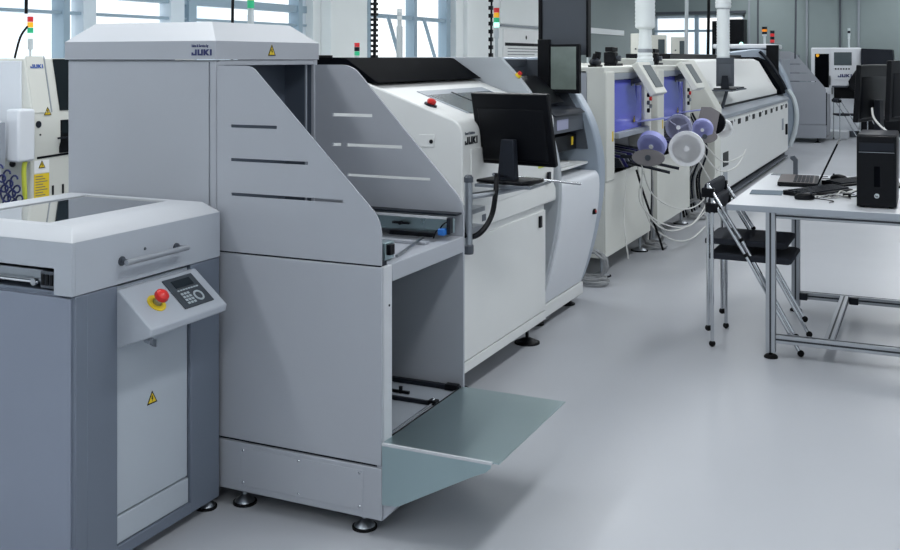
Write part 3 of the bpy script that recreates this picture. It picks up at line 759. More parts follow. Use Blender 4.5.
# ------------------------------------------------------------------ component placement machines
def placer_base():
    X, y0, y1 = -2.0, 6.8, 8.07
    t = T('placement_machine', 'cream placement machine with violet cover beside the curved inspection machine', 'machine', (-2.5, (y0+y1)/2, 0), None)
    t.part('lower_cabinet', G().box(-3.1, X-.01, y0+.01, y1-.01, .14, .70), 'cream', bev=.004)
    t.part('lower_panel', G().box(X-.01, X, y0+.012, y1-.012, .145, .735), 'cream', bev=.003)
    t.part('near_side_panel', G().box(-3.1, X-.13, y0, y0+.02, .2, 1.42), 'loader', bev=.003)
    t.part('pillar', G().box(X-.13, X+.012, y0, y0+.20, .66, 1.415), 'cream', bev=.01)
    t.part('pillar', G().box(X-.13, X+.005, y1-.20, y1, .74, 1.415), 'cream', bev=.01)
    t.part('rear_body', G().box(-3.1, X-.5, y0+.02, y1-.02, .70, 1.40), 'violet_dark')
    t.part('top_cover', G().box(-3.1, X-.005, y0, y1, 1.40, 1.445), 'cream', bev=.006)
    t.part('top_rail', G().box(X-.06, X, y0+.2, y1-.2, 1.355, 1.40), 'grey_mid', bev=.003)
    g = G().hexa([(X-.02,y0+.22,.985),(X,y0+.22,.985),(X,y1-.38,.985),(X-.02,y1-.38,.985),(X-.05,y0+.22,1.35),(X-.03,y0+.22,1.35),(X-.03,y1-.38,1.35),(X-.05,y1-.38,1.35)])
    cv = t.part('violet_cover', g, 'violet', bev=.003)
    warn(t, (X+.003, y1-.52, 1.03), (0,1,0), (0,0,1), .06, cv)
    g = G().box(X-.04, X-.02, y1-.36, y1-.21, .985, 1.30)
    t.part('violet_side_cover', g, 'violet', bev=.003)
    t.part('cover_rail', G().box(X-.03, X+.04, y0+.20, y1-.2, .945, .985), 'grey_mid', bev=.004)
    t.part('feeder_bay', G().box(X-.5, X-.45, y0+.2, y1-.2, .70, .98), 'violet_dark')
    t.part('bay_floor', G().box(X-.5, X, y0+.2, y1-.2, .70, .735), 'black')
    # tape feeders in the bay
    for k in range(9):
        yy = y0+.27+k*.085
        g = G().hexa([(X-.42,yy,.76),(X+.06,yy,.735),(X+.06,yy+.03,.735),(X-.42,yy+.03,.76),(X-.42,yy,.88),(X+.02,yy,.80+.01*(k%3)),(X+.02,yy+.03,.80+.01*(k%3)),(X-.42,yy+.03,.88)])
        t.part('feeder', g, ('charcoal','violet_dark','grey_dark')[k % 3])
    # tilted operator console
    a = y0+.62; b = y0+.98
    P = [(X+.06,a,1.48),(X+.06,b,1.48),(X+.20,b,1.25),(X+.20,a,1.25)]
    n = Vector((.23,0,.14)).normalized()
    g = G().hexa([Vector(p)-n*.05 for p in P]+[Vector(p) for p in P])
    c = t.part('console', g, 'cream', bev=.006)
    Q = [Vector((X+.06+.14*s, y, 1.48-.23*s)) for (s, y) in ((.12,a+.09),(.12,b-.05),(.82,b-.05),(.82,a+.09))]
    t.part('console_screen', G().hexa([q+n*.001 for q in Q]+[q+n*.006 for q in Q]), 'console', c)
    t.part('console_arm', G().cyl((X-.06,(a+b)/2,1.33),(X+.09,(a+b)/2,1.36),.025).box(X-.08,X-.02,(a+b)/2-.03,(a+b)/2+.03,1.3,1.40), 'grey_dark', c)
    # push buttons on the far pillar
    for k, (m, z, dy) in enumerate((('black',1.22,-.13),('grey_dark',1.16,-.13),('black',1.10,-.13),('red',1.19,-.06),('steel',1.13,-.06))):
        t.part('push_button', G().cyl((X+.004,y1+dy,z),(X+.022,y1+dy,z),.017), m)
    t.part('pillar_label', G().box(X+.012, X+.014, y0+.13, y0+.16, .93, 1.0), 'yellow')
    # violet feeder shelf flap
    g = G().hexa([(X-.01,y1-.42,1.02),(X+.20,y1-.36,1.05),(X+.20,y1-.10,1.05),(X-.01,y1-.10,1.02),(X-.01,y1-.42,1.03),(X+.20,y1-.36,1.06),(X+.20,y1-.10,1.06),(X-.01,y1-.10,1.03)])
    t.part('scrap_flap', g, 'lilac', bev=.003)
    for (x, y) in ((X-.06,y0+.12),(X-.06,y1-.12),(-3.0,y0+.1),(-3.0,y1-.1)): level_foot(t, x, y, .15, .06, 'steel')
    return t
p1 = placer_base()
p2 = dup(p1.o, (-2.5, 7.435+1.47, 0), label='cream placement machine with violet cover next to the long reflow oven')

# things standing on the machine tops
def black_scanner(name, label, loc, s=1., grp=None):
    x, y, z = loc
    t = T(name, label, 'scanner', loc, grp)
    g = G(); g.ball((x,y,z+.03*s), .03*s, 1.2, 2.6, 1.0)
    t.part('body', g, 'charcoal')
    t.part('grip', G().tube([(x,y-.04*s,z+.04*s),(x+.01,y-.03*s,z+.085*s)], .016*s, 8).tube([(x,y+.03*s,z+.03*s),(x+.01,y+.035*s,z+.1*s)], .022*s, 8), 'black')
    t.part('base', G().box(x-.03*s, x+.03*s, y-.07*s, y+.07*s, z, z+.012*s), 'black', bev=.003)
black_scanner('barcode_scanner', 'black two-horned handset lying on top of the nearer placement machine', (-2.12, 6.97, 1.445), 1.05)
def small_camera(label, loc):
    x, y, z = loc
    t = T('bracket_camera', label, 'camera', loc, 'black brackets on the placement machines')
    t.part('body', G().box(x-.05, x+.04, y-.05, y+.05, z+.02, z+.11), 'black', bev=.008)
    t.part('head', G().box(x-.03, x+.03, y-.08, y+.08, z+.112, z+.15), 'black', bev=.006)
    t.part('foot', G().box(x-.05, x+.05, y-.04, y+.16, z, z+.02), 'black', bev=.004)
    t.part('lens', G().cyl((x+.04,y+.02,z+.06),(x+.07,y+.02,z+.06),.022), 'grey_dark')
small_camera('small black bracket device on the nearer placement machine, left of the duct', (-2.3, 8.0, 1.445))
small_camera('small black bracket device on the farther placement machine, right of the duct', (-2.35, 9.6, 1.445))
# monitors seen on the rear of the line, behind the duct
def rear_console(label, loc, rz):
    t = T('rear_console', label, 'console', (0,0,0), None)
    t.part('casing', G().box(-.12,.12,-.03,.03,.04,.38), 'cream', bev=.008)
    t.part('screen', G().box(.0,.09,-.034,-.03,.07,.32), 'screen_grey')
    t.part('support', G().cyl((0,0,0),(0,0,.07),.03), 'grey_dark')
    t.part('knob', G().cyl((-.06,-.03,.18),(-.06,-.04,.18),.012), 'grey_dark')
    t.o.location = loc; t.o.rotation_euler = (0,0,rz)
rear_console('pale rear console just left of the ribbed duct', (-3.4, 13.15, 1.45), math.radians(20))
rear_console('dark-sided rear console just right of the ribbed duct', (-3.4, 14.1, 1.45), math.radians(25))
rear_console('rear console in front of the far window, right of the ribbed duct', (-3.4, 15.45, 1.45), math.radians(20))
t = T('rear_cabinet', 'low cream cabinet row behind the machine line carrying the rear consoles', 'cabinet', (-3.3, 12.2, 0))
t.part('body', G().box(-4.0, -3.25, 10.1, 16.2, .08, 1.449), 'cream', bev=.01)
t.part('door_seam', G().box(-3.252, -3.248, 13.0, 13.01, .1, 1.4), 'seam')
t.part('base', G().box(-3.95, -3.3, 10.2, 16.1, 0, .08), 'grey_dark')
t = T('signal_light', 'slim stack light with red, orange and green lamps behind the nearer placement machine', 'signal light', (-3.45, 11.05, 1.449))
t.part('pole', G().cyl((-3.45,11.05,1.449),(-3.45,11.05,1.74),.01).cyl((-3.45,11.05,1.62),(-3.45,11.05,1.74),.025), 'pipe')
for i, m_ in enumerate(('lamp_green','orange','lamp_red')): t.part('lamp', G().cyl((-3.45,11.05,1.742+.055*i),(-3.45,11.05,1.79+.055*i),.028), m_)
# exhaust duct widening towards the machines
def ribbed(g, pts):
    """pts: list of (centre, radius) - corrugated tube"""
    prof = []
    for i in range(len(pts)-1):
        (a, ra), (b, rb) = pts[i], pts[i+1]; L = abs(b-a); n = max(1, int(L/.035))
        for k in range(n):
            t = k/n; r = ra+(rb-ra)*t; prof += [(r, a+(b-a)*t), (r*1.06, a+(b-a)*(t+.5/n))]
    prof.append((pts[-1][1], pts[-1][0])); return prof
def duct(label, x, y, z0, prof, grp):
    t = T('exhaust_duct', label, 'duct', (x, y, z0), grp)
    t.part('hose', G().lathe((x,y,0), ribbed(None, prof), n=24), 'duct')
    t.part('collar', G().lathe((x,y,0), [(prof[0][1]*1.05,z0),(prof[0][1]*1.05,z0+.03),(prof[0][1],z0+.035)], n=24), 'pipe')
    t.part('hose_clamp', G().lathe((x,y,0), [(prof[1][1]*1.1,prof[1][0]),(prof[1][1]*1.1,prof[1][0]+.03)], n=24), 'steel')
duct('white ribbed exhaust duct flaring out above the two placement machines', -2.3, 9.07, 1.446, [(1.446,.075),(1.56,.06),(1.74,.05),(1.78,.085),(3.3,.085)], None)

# component tape reels hanging off the feeders
def reel(label, c, R, m_face, m_rim, w=.05, rz=0., tilt=0., grp='component reels on the placement machines'):
    t = T('tape_reel', label, 'reel', (0,0,0), grp)
    t.part('rim', G().lathe((0,-w/2,0), [(R*.80,0),(R,0),(R,w),(R*.80,w),(R*.80,0)], (0,1,0), 30), m_rim)
    t.part('flange', G().cyl((0,-.004,0),(0,.0,0),R*.8,n=28), m_face)
    for a_ in range(3):
        c_ = math.cos(a_*2*PI/3+.4); s_ = math.sin(a_*2*PI/3+.4)
        t.part('spoke', G().tube([(0,-.01,0),(c_*R*.81,-.01,s_*R*.81)], .009, 6), m_rim)
    t.part('hub', G().cyl((0,-w/2-.006,0),(0,w/2+.006,0),R*.16,n=16), 'reel_white')
    t.o.location = c; t.o.rotation_euler = (tilt, 0, rz)
    return t
reel('large milky white tape reel hanging in front of the feeders', (-1.65, 7.75, .83), .132, 'lilac_grey', 'reel_white', .06, .15)
reel('lilac tape reel standing above the large white reel', (-1.72, 7.80, .985), .10, 'lilac_grey', 'lilac_grey', .03, .05, .1)
reel('translucent violet reel nearest the camera on the feeder bank', (-1.75, 7.10, .905), .10, 'lilac', 'lilac', .05, -.1, .5)
reel('violet reel right behind the large white reel', (-1.68, 8.50, .93), .085, 'lilac', 'lilac', .05, .1, .3)
reel('milky reel edge at the right end of the feeder bank', (-1.62, 9.1, .90), .08, 'reel_white', 'reel_white', .04, .3, .3)
# grey oval feeder shields
def shield(label, c, sx, sz, m, rz=0., tilt=0.):
    pts = [(math.cos(a*PI/14)*sx, math.sin(a*PI/14)*sz) for a in range(28)]
    t = T('feeder_shield', label, 'shield', (0,0,0))
    t.part('plate', G().prism(pts, 'y', -.006, .006), m, bev=.002)
    t.part('pivot', G().cyl((0,-.02,0),(0,.05,0),.02), 'grey_dark')
    t.part('stem', G().box(-.20, 0, .008, .022, -.012, .012), 'charcoal')
    t.o.location = c; t.o.rotation_euler = (tilt, 0, rz)
shield('grey oval shield under the nearest violet reel', (-1.76, 7.03, .82), .115, .058, 'taupe')
shield('grey oval shield behind the white reel on the right', (-1.66, 8.5, .87), .10, .055, 'taupe')
t = T('feeder_guard', 'taupe square guard plate with black edge beside the long oven', 'guard plate', (-1.68, 8.75, .85))
g = G(); sheet(g, [(-1.79,.86),(-1.62,.84),(-1.58,1.06),(-1.65,1.10),(-1.73,1.10)], [], (0,8.7,0), (1,0,0), (0,0,1), .008)
t.part('plate', g, 'taupe')
t.part('rim', G().cyl((-1.64,8.72,.97),(-1.64,8.76,.97),.10,n=24), 'black')
t.part('bracket', G().box(-2.0, -1.65, 8.71, 8.73, .93, .95), 'charcoal')
t = T('support_rails', 'pair of short dark rails sticking out under the tape reels', 'rails', (-1.7, 7.2, .7))
t.part('rail', G().tube([(-1.99,7.18,.775),(-1.66,7.25,.70)], .012, 6), 'charcoal')
t.part('rail', G().tube([(-1.99,7.38,.78),(-1.64,7.45,.71)], .012, 6), 'charcoal')
# loose white carrier tapes and cables hanging to the floor
t = T('hanging_tapes', 'white carrier tapes drooping from the reels down to the floor', 'tapes', (-1.85, 8.0, 0))
for k, P in enumerate(([(-1.82,7.1,.74),(-1.86,7.3,.45),(-1.80,7.7,.22),(-1.7,8.2,.20),(-1.62,8.7,.33)],
                       [(-1.80,7.05,.73),(-1.85,7.15,.5),(-1.78,7.5,.3),(-1.66,8.0,.23),(-1.6,8.6,.45)],
                       [(-1.84,7.15,.76),(-1.84,7.5,.5),(-1.75,8.0,.34),(-1.66,8.4,.36),(-1.6,8.8,.60)],
                       [(-1.88,7.2,.74),(-1.9,7.6,.3),(-1.82,8.0,.1),(-1.74,8.3,.06),(-1.68,8.6,.12)],
                       [(-1.60,8.0,.82),(-1.56,8.5,.6),(-1.5,9.0,.58),(-1.48,9.4,.7)],
                       [(-1.58,8.0,.86),(-1.53,8.6,.66),(-1.48,9.3,.66)],
                       [(-1.60,7.9,.75),(-1.58,8.4,.5),(-1.52,8.7,.36)],
                       [(-1.9,7.0,.74),(-1.93,7.02,.4),(-1.92,7.1,.1)])):
    t.part('tape', G().tube(P, .0055, 6), 'wire_white')
t.part('dark_cable', G().tube([(-1.86,7.1,.72),(-1.88,7.4,.5),(-1.86,7.7,.2),(-1.84,7.8,.05)], .009, 6), 'rubber')
def coil_thing(label, c, R, n=5):
    t = T('cable_coil', label, 'cable coil', c, 'grey cable coils on the floor under the line')
    for k in range(2):
        t.part('loop', G().coil((c[0], c[1], c[2]+.012+.02*k), R*(1-.2*k), .007, 3, 'z', .02, .012), 'wire_grey')
    g = G(); g.coil((c[0]-.02, c[1]+.01, c[2]+R+.02), R*.95, .007, n, 'y', .04, .014)
    t.part('standing_loop', g, 'wire_grey')
coil_thing('grey cable coil on the floor at the foot of the curved arch', (-2.03, 6.64, 0), .10, 7)
coil_thing('grey cable coil on the floor between the two placement machines', (-1.98, 8.12, 0), .085)
coil_thing('grey cable coil on the floor near the long oven', (-1.98, 9.75, 0), .08)
t = T('cable_bundle', 'dark bundle of cables and tubing filling the gap beside the long oven', 'cables', (-2.1, 10.1, 0))
t.part('back_plate', G().box(-2.35, -2.3, 9.7, 10.85, .05, .95), 'black')
for k in range(9):
    yy = 9.75+k*.12
    t.part('tube', G().tube([(-2.2,yy,.95),(-2.08+.02*(k%3),yy+.05,.6),(-2.12,yy-.04,.3),(-2.1,yy,.01)], .012, 6), ('rubber','charcoal','wire_grey')[k % 3])
t = T('gap_cables', 'cables hanging in the gap between the two placement machines', 'cables', (-2.03, 8.17, 0))
for k in range(4):
    t.part('cable', G().tube([(-2.02-.02*k,8.10+.045*k,.95),(-2.03,8.12+.04*k,.5),(-2.05,8.11+.05*k,.012)], .011, 6), ('wire_grey','wire_white','charcoal','wire_grey')[k])

# ------------------------------------------------------------------ reflow oven
def oven():
    X, y0, y1 = -1.98, 10.95, 16.6
    t = T('reflow_oven', 'long white reflow oven with a row of dark portholes and black end cover', 'machine', (-2.5, 13.8, 0))
    t.part('lower_body', G().box(-3.1, X-.006, y0+.01, y1, .10, .86), 'white', bev=.004)
    t.part('front_panel', G().box(X-.006, X+.002, y0, y1-.02, .105, .83), 'white', bev=.003)
    t.part('base_rail', G().box(X-.12, X-.05, y0+.1, y1, .0, .1), 'black')
    t.part('base_strip', G().box(X-.05, X+.03, y0+.02, y1-.3, .03, .05), 'grey_dark')
    t.part('lip', G().prism([(X-.2,.865),(X+.012,.865),(X+.012,.905),(X-.09,.96),(X-.2,.96)], 'y', y0, y1), 'grey_mid', bev=.004)
    t.part('lip_groove', G().box(X-.125, X-.10, y0+.01, y1-.02, .955, .985), 'black')
    # cover
    prof = [(-3.1,.98),(X-.10,.98),(X-.10,1.03),(X-.16,1.12),(-2.34,1.46),(-2.42,1.5),(-3.1,1.5)]
    t.part('tunnel_cover', G().prism(prof, 'y', y0+.02, y1-.5), 'white', bev=.012)
    t.part('near_end_cover', G().prism([(-3.0,.80),(X+.012,.80),(X+.012,1.0),(-2.25,1.49),(-3.0,1.51)], 'y', y0-.30, y0), 'cream', bev=.01)
    t.part('near_end_body', G().box(-3.0, X, y0-.30, y0, .08, .80), 'cream', bev=.005)
    e = [(p[0]+.03, p[1]+.02) for p in prof]
    t.part('end_shroud', G().prism([(-3.1,.97)]+[(X-.03,.97),(X-.06,1.08),(-2.30,1.48),(-2.42,1.53),(-3.1,1.53)], 'y', y1-.5, y1-.02), 'black_gloss', bev=.01)
    t.part('rear_black_hood', G().box(-3.1, -2.6, y0+.4, y1-.5, 1.5, 1.56), 'black', bev=.01)
    tr = t.part('monitor_tray', G().box(X-.17, X+.06, y0+.38, y0+1.3, 1.150, 1.167), 'grey_dark', bev=.004)
    t.part('tray_arm', G().tube([(X-.04,y0+.6,1.15),(X-.09,y0+.6,.96)], .018, 8), 'grey_dark', tr)
    t.part('keyboard', G().box(X-.10, X+.05, y0+.75, y0+1.2, 1.167, 1.185), 'charcoal', tr, bev=.003)
    for k in range(10):
        yy = y0+.62+k*.53
        p = t.part('porthole', G().box(X-.004,X+.008,yy-.085,yy+.085,.76,.82), 'black', bev=.004)
        if k % 2 == 0: t.part('screw', G().cyl((X-.004,yy+.22,.815),(X+.006,yy+.22,.815),.014,n=8), 'grey_dark', p)
    t.part('socket_plate', G().box(X+.002, X+.01, y0+.13, y0+.42, .36, .51), 'black', bev=.003)
    t.part('rating_plate', G().box(X+.002, X+.008, y0+.15, y0+.37, .16, .31), 'grey_mid', bev=.003)
    t.part('end_latch', G().box(X+.002, X+.012, y1-.75, y1-.6, .45, .62), 'grey_mid', bev=.004)
    t.part('end_handle', G().box(X+.002, X+.03, y1-.35, y1-.28, .36, .52), 'black', bev=.004)
    warn(t, (X-.098, y0+.5, .985), (0,1,0), (0,0,1), .06)
    for (x, y) in ((X-.05,y0+.6),(X-.05,y0+2.0),(X-.05,y0+4.4)): level_foot(t, x, y, .11, .05, 'black')
oven()
duct('straight pale exhaust pipe rising from the long oven behind the grey monitor', -2.38, 13.35, 1.50, [(1.50,.078),(2.13,.078),(2.15,.095),(2.2,.095),(3.3,.08)], None)
mm = flat_monitor('monitor', 'grey portrait monitor standing on the long oven', (-2.03, 11.5, 1.168), .19, .315, math.radians(8), .19, 0, True, True, 'grey_dark')

# arch-framed machine behind the oven
def end_machine():
    y0, y1 = 16.95, 18.3
    P = spline2([(-2.9,1.62),(-2.50,1.66),(-2.28,1.58),(-2.15,1.40),(-2.05,1.2),(-1.97,.95),(-1.935,.72),(-1.935,.5),(-1.97,.28),(-2.03,.1),(-2.1,.05)], 4)
    t = T('optical_inspection_machine', 'grey rounded machine with pale cap behind the far end of the oven', 'machine', (-2.5, 17.6, 0))
    t.part('arch_frame', G().prism([(-2.95,.05),(-2.95,1.62)]+P, 'y', y0, y0+.28), 'grey_arch', bev=.02)
    t.part('body', G().box(-3.2, -2.15, y0+.28, y1, .08, 1.50), 'grey_mid', bev=.01)
    t.part('cap', G().box(-3.2, -2.28, y0+.05, y1, 1.665, 1.74), 'white_blue', bev=.02)
    t.part('cap_body', G().box(-3.2, -2.32, y0+.28, y1, 1.50, 1.665), 'grey_mid', bev=.01)
    t.part('edge_tube', G().tube([(-2.02,y0-.01,1.02),(-1.93,y0-.01,.86),(-1.89,y0-.01,.62),(-1.92,y0-.01,.36),(-1.99,y0-.01,.14)], .035, 8), 'pipe')
    t.part('dark_screen', G().box(-2.35, -2.16, y0-.03, y0-.005, 1.28, 1.72), 'black', bev=.004)
    t.part('cable_set', G().tube([(-2.45,y0-.02,1.62),(-2.3,y0-.02,1.45),(-2.14,y0-.02,1.2),(-2.05,y0-.02,1.02)], .03, 6), 'charcoal')
    tower(t, -2.42, y0+.3, 1.74, 1.90, .04, ('charcoal','orange','charcoal'), .04, .018, .03)
    tower(t, -2.36, y0+.75, 1.74, 1.77, .035, ('charcoal','lamp_red','charcoal','lamp_red'), .05, .02, .02, 'grey_dark')
    t.part('skirting', G().box(-3.1,-2.2,y0+.1,y1,.0,.08), 'black')
end_machine()

# unloader at the very end
def far_loader():
    x0, x1, y0, y1 = -3.0, -1.68, 19.5, 20.6
    t = T('magazine_unloader', 'grey magazine unloader with sloping slotted guard at the far end of the line', 'machine', (-2.3, 20, 0))
    g = G(); sheet(g, [(x0,.33),(x1,.33),(x1,.96),(-1.72,1.02),(-2.2,1.60),(-2.3,1.64),(x0,1.64)],
        [[(-2.42,1.40),(-2.1,1.40),(-2.1,1.415),(-2.42,1.415)],[(-2.42,1.24),(-1.98,1.24),(-1.98,1.255),(-2.42,1.255)],[(-2.42,1.09),(-1.85,1.09),(-1.85,1.105),(-2.42,1.105)]], (0,y0,0), (1,0,0), (0,0,1), .01)
    t.part('slotted_guard', g, 'loader')
    t.part('cabinet', G().box(x0, x1-.02, y0+.02, y1, .08, .86), 'loader', bev=.005)
    t.part('slot_backing', G().box(x0, -2.25, y0+.03, y1, .86, 1.58), 'loader_in')  # shade behind the slots is in the darker grey
    t.part('front_flange', G().box(x1-.01, x1+.01, y0+.01, y0+.12, .1, .9), 'seam')
    t.part('plinth', G().box(x0, x1+.01, y0-.01, y0+.05, .085, .32), 'loader', bev=.005)
    for x in (x0+.1, x1-.15): level_foot(t, x, y0+.08, .1, .05, 'black')
    level_foot(t, x1-.15, y1-.1, .1, .05, 'black')
far_loader()

# white cabinet machine with screen
def far_machine():
    x0, x1, y = -2.10, -1.22, 21.2
    t = T('white_test_cabinet', 'white cabinet machine with black window, small screen and button row at the back', 'machine', (-1.66, 21.6, 0))
    t.part('cabinet', G().box(x0, x1, y, y+.9, .12, 1.72), 'white_blue', bev=.02)
    t.part('window', G().box(-2.03, -1.77, y-.006, y, .95, 1.60), 'black_gloss', bev=.002)
    t.part('window_lamp', G().cyl((-1.98,y-.01,1.57),(-1.98,y-.004,1.57),.03), 'lamp_yellow')
    t.part('door', G().box(-1.74, x1+.02, y-.012, y, .2, 1.70), 'white_blue', bev=.004)
    t.part('screen', G().box(-1.68, -1.36, y-.02, y-.012, 1.38, 1.63), 'screen_grey', bev=.003)
    pn = t.part('button_panel', G().box(-1.68, -1.36, y-.02, y-.012, 1.10, 1.35), 'white_blue', bev=.003)
    for k in range(6): t.part('button', G().box(-1.66+k*.048, -1.635+k*.048, y-.026, y-.02, 1.295, 1.325), 'black', pn)
    g = G(); logo(g, (-1.61,y-.0215,1.15), (1,0,0), (0,0,1), .062, .004); t.part('logo_lettering', g, 'navy', pn)
    t.part('lower_recess', G().box(-1.68, -1.30, y-.02, y-.012, .74, .99), 'black')
    t.part('keyboard_tray', G().box(-1.70, -1.42, y-.25, y-.012, .96, .99), 'grey_dark', bev=.004)
    t.part('door_handle', G().box(-1.76, -1.745, y-.03, y-.01, 1.0, 1.18), 'black')
    t.part('door_handle', G().box(-1.72, -1.705, y-.03, y-.01, .82, .95), 'black')
    t.part('base', G().box(x0+.05, x1-.05, y+.05, y+.85, 0, .12), 'grey_dark')
    t.part('shelf_step', G().box(x0+.1, -1.4, y-.55, y, .0, .14), 'white_blue', bev=.01)
    tower(t, -1.43, y+.3, 1.72, 1.95, .025, ('pipe','charcoal','pipe'), .05, .016, .06)
far_machine()
t = T('dark_cover_machine', 'black and grey hooded machine right of the white cabinet at the back', 'machine', (-.95, 21.5, 0))
t.part('hood', G().prism([(-1.19,1.70),(-.64,1.68),(-.60,1.3),(-1.19,1.3)], 'y', 21.1, 21.9), 'charcoal', bev=.01)
t.part('body', G().box(-1.19, -.3, 21.15, 21.9, .1, 1.3), 'black', bev=.01)
t.part('side_arm', G().prism([(-1.28,1.28),(-1.12,1.36),(-1.02,1.2),(-1.05,.75),(-1.2,.8),(-1.38,.95),(-1.40,1.08)], 'y', 20.85, 21.15), 'black', bev=.02)
t.part('indicator', G().cyl((-1.2,20.84,1.15),(-1.2,20.85,1.15),.03), 'orange')
t.part('base', G().box(-1.15, -.35, 21.2, 21.85, 0, .1), 'grey_dark')

# ------------------------------------------------------------------ second line by the windows
def second_line():
    X, y0, y1 = -4.215, 3.93, 5.3
    t = T('window_placement_machine', 'white placement machine by the windows with sloped front and yellow notice, left edge', 'machine', (-4.8, 4.6, 0))
    # stepped and sloping profile (x,z)
    prof = [(-5.4,.12),(-4.25,.12),(-4.25,.62),(X,.64),(X,1.03),(X+.01,1.06),(X+.01,1.22),(X-.045,1.503),(-5.4,1.503)]
    t.part('cabinet', G().prism(prof, 'y', y0, y1), 'cream', bev=.008)
    t.part('side_panel', G().box(-4.85, X-.06, y0-.01, y0, .98, 1.49), 'white_blue', bev=.004)
    t.part('side_box', G().box(-4.262, -4.172, y0-.12, y0-.01, .977, 1.245), 'white_blue', bev=.012)
    # tinted window on the sloping front
    s = Vector((-.055,0,.283)).normalized(); n = Vector((.283,0,.055)).normalized(); b = Vector((X+.01,0,1.22))
    def sl(ya, yb, a, c, off, th):
        p = [b+s*a+Vector((0,ya,0))+n*off, b+s*a+Vector((0,yb,0))+n*off, b+s*c+Vector((0,yb,0))+n*off, b+s*c+Vector((0,ya,0))+n*off]
        return G().hexa(p+[q+n*th for q in p])
    t.part('tinted_window', sl(4.115, 5.1, .005, .285, .001, .004), 'glass_black', bev=.001)
    t.part('cover_seam', sl(4.055, 4.062, -.0, .3, .0005, .003), 'grey_mid')
    t.part('slope_frame', sl(y0+.005, 4.05, .0, .3, .0005, .003), 'cream')
    g = G(); logo(g, b+s*.235+n*.005+Vector((0,3.956,0)), (0,1,0), s, .021)
    t.part('logo_lettering', g, 'blue_print')
    t.part('feeder_window', G().box(X+.001, X+.012, 4.13, 5.1, 1.10, 1.17), 'glass_black')
    t.part('window_handle', G().box(X+.02, X+.03, 4.09, 4.6, 1.075, 1.085), 'charcoal')
    t.part('dark_opening', G().box(X-.01, X+.0115, 4.12, 5.15, 1.0, 1.175), 'black')
    t.part('seam_strip', G().prism([(3.97,.99),(4.6,1.01),(4.6,1.0),(3.97,.978)], 'x', X-.0, X+.003), 'black')
    t.part('lower_opening', G().box(X-.002, X+.004, 4.22, 4.5, .90, .96), 'black')
    for ya in (4.07, 4.14): t.part('slot', G().box(X-.002, X+.003, ya, ya+.012, .78, .83), 'black')
    warn(t, (X+.012, 4.03, 1.205), (0,1,0), (0,0,1), .05)
    t.part('round_badge', G().lathe((X+.01, 3.97, 1.16), [(.008,0),(.018,0),(.018,.003),(.008,.003)], (1,0,0)), 'charcoal')
    t.part('badge_screw', G().cyl((X+.009,3.982,1.105),(X+.013,3.982,1.105),.005), 'charcoal')
    yl = t.part('notice', G().box(X-.002, X+.002, 3.95, 4.05, .755, .90), 'yellow')
    g = G()
    for q in range(9): g.box(X+.0018, X+.0026, 3.958, 3.958+.05+.03*((q*7)%3)/2, .885-q*.014, .889-q*.014)
    t.part('notice_print', g, 'grey_print', yl)
    t.part('notice_header', G().box(X-.002, X+.002, 3.95, 4.05, .905, .97), 'paper')
    warn(t, (X+.003, 4.0, .93), (0,1,0), (0,0,1), .045)
    t.part('hinge_knob', G().ball((-4.235,y0-.1,.965), .016), 'black')
    t.part('hose', G().tube([(-4.19,y0-.06,.975),(-4.20,y0-.06,.92),(-4.2,y0-.05,.7),(-4.22,y0-.03,.2)], .012), 'label_yellow_green')
    t.part('base', G().box(-5.35,-4.32,y0+.05,y1-.05,0,.12), 'grey_dark')
    tower(t, -4.52, 4.21, 1.503, 1.612, .016, ('lamp_red','lamp_yellow','lamp_green','lamp_on'), .031, .006, .06)
    t.part('tower_cable', G().tube([(-4.54,4.12,1.505),(-4.53,4.15,1.62),(-4.525,4.195,1.68)], .006), 'rubber')
second_line()
t = T('white_window_unit', 'white cabinet unit with small dark display, beside the window machine at the left edge', 'machine', (-4.7, 3.7, 0))
t.part('cabinet', G().box(-5.2, -4.25, 3.58, 3.78, .86, 1.19).box(-5.2,-4.45,3.58,3.78,.1,.86), 'white_blue', bev=.01)
t.part('side_post', G().box(-4.248, -4.235, 3.755, 3.785, .95, 1.18), 'grey_mid', bev=.003)
t.part('display', G().box(-4.25, -4.245, 3.62, 3.75, 1.08, 1.15), 'navy')
t.part('base', G().box(-5.1,-4.5,3.6,3.76,0,.1), 'grey_dark')
g = G()
for q in range(3):
    pts = []
    for i in range(60):
        a = i*.55; pts.append((-4.21+.03*math.cos(a)+q*.012, 3.72+q*.035+i*.0014, .955-i*.0045-q*.03+.03*math.sin(a)))
    g.tube(pts, .005, 5, smooth=False)
single('coiled_air_hose', g, 'navy', 'dark blue coiled air hoses hanging beside the window machine', 'hose', (-4.2, 3.75, .6))

def far_second(y0, label, lamp_x, lamp_y, zl, r, lamps, h, pr, body):
    t = T('window_line_cabinet', label, 'machine', (-4.8, y0+.7, 0))
    t.part('cabinet', G().prism([(-5.35,.12),(-4.3,.12),(-4.3,1.2),(-4.42,1.46),(-5.35,1.46)], 'y', y0, y0+1.4), 'cream', bev=.01)
    t.part('window', G().box(-4.302, -4.295, y0+.2, y0+1.2, .95, 1.15), 'glass_black')
    t.part('base', G().box(-5.3,-4.35,y0+.05,y0+1.35,0,.12), 'grey_dark')
    tower(t, lamp_x, lamp_y, 1.46, zl, r, lamps, h, pr, body)
far_second(5.6, 'cream cabinet by the windows carrying the thick grey lamp pole', -4.5, 6.23, 1.87, .026, ('lamp_red','lamp_yellow','lamp_green'), .06, .024, .05)
far_second(7.1, 'cream cabinet by the windows with short red and green stack light', -4.6, 7.946, 1.53, .024, ('lamp_red','charcoal','lamp_green'), .038, .024, .02)
far_second(8.6, 'cream cabinet by the windows carrying the pale pole', -4.55, 8.66, 1.87, .024, ('duct','pipe','duct'), .035, .03, .06)

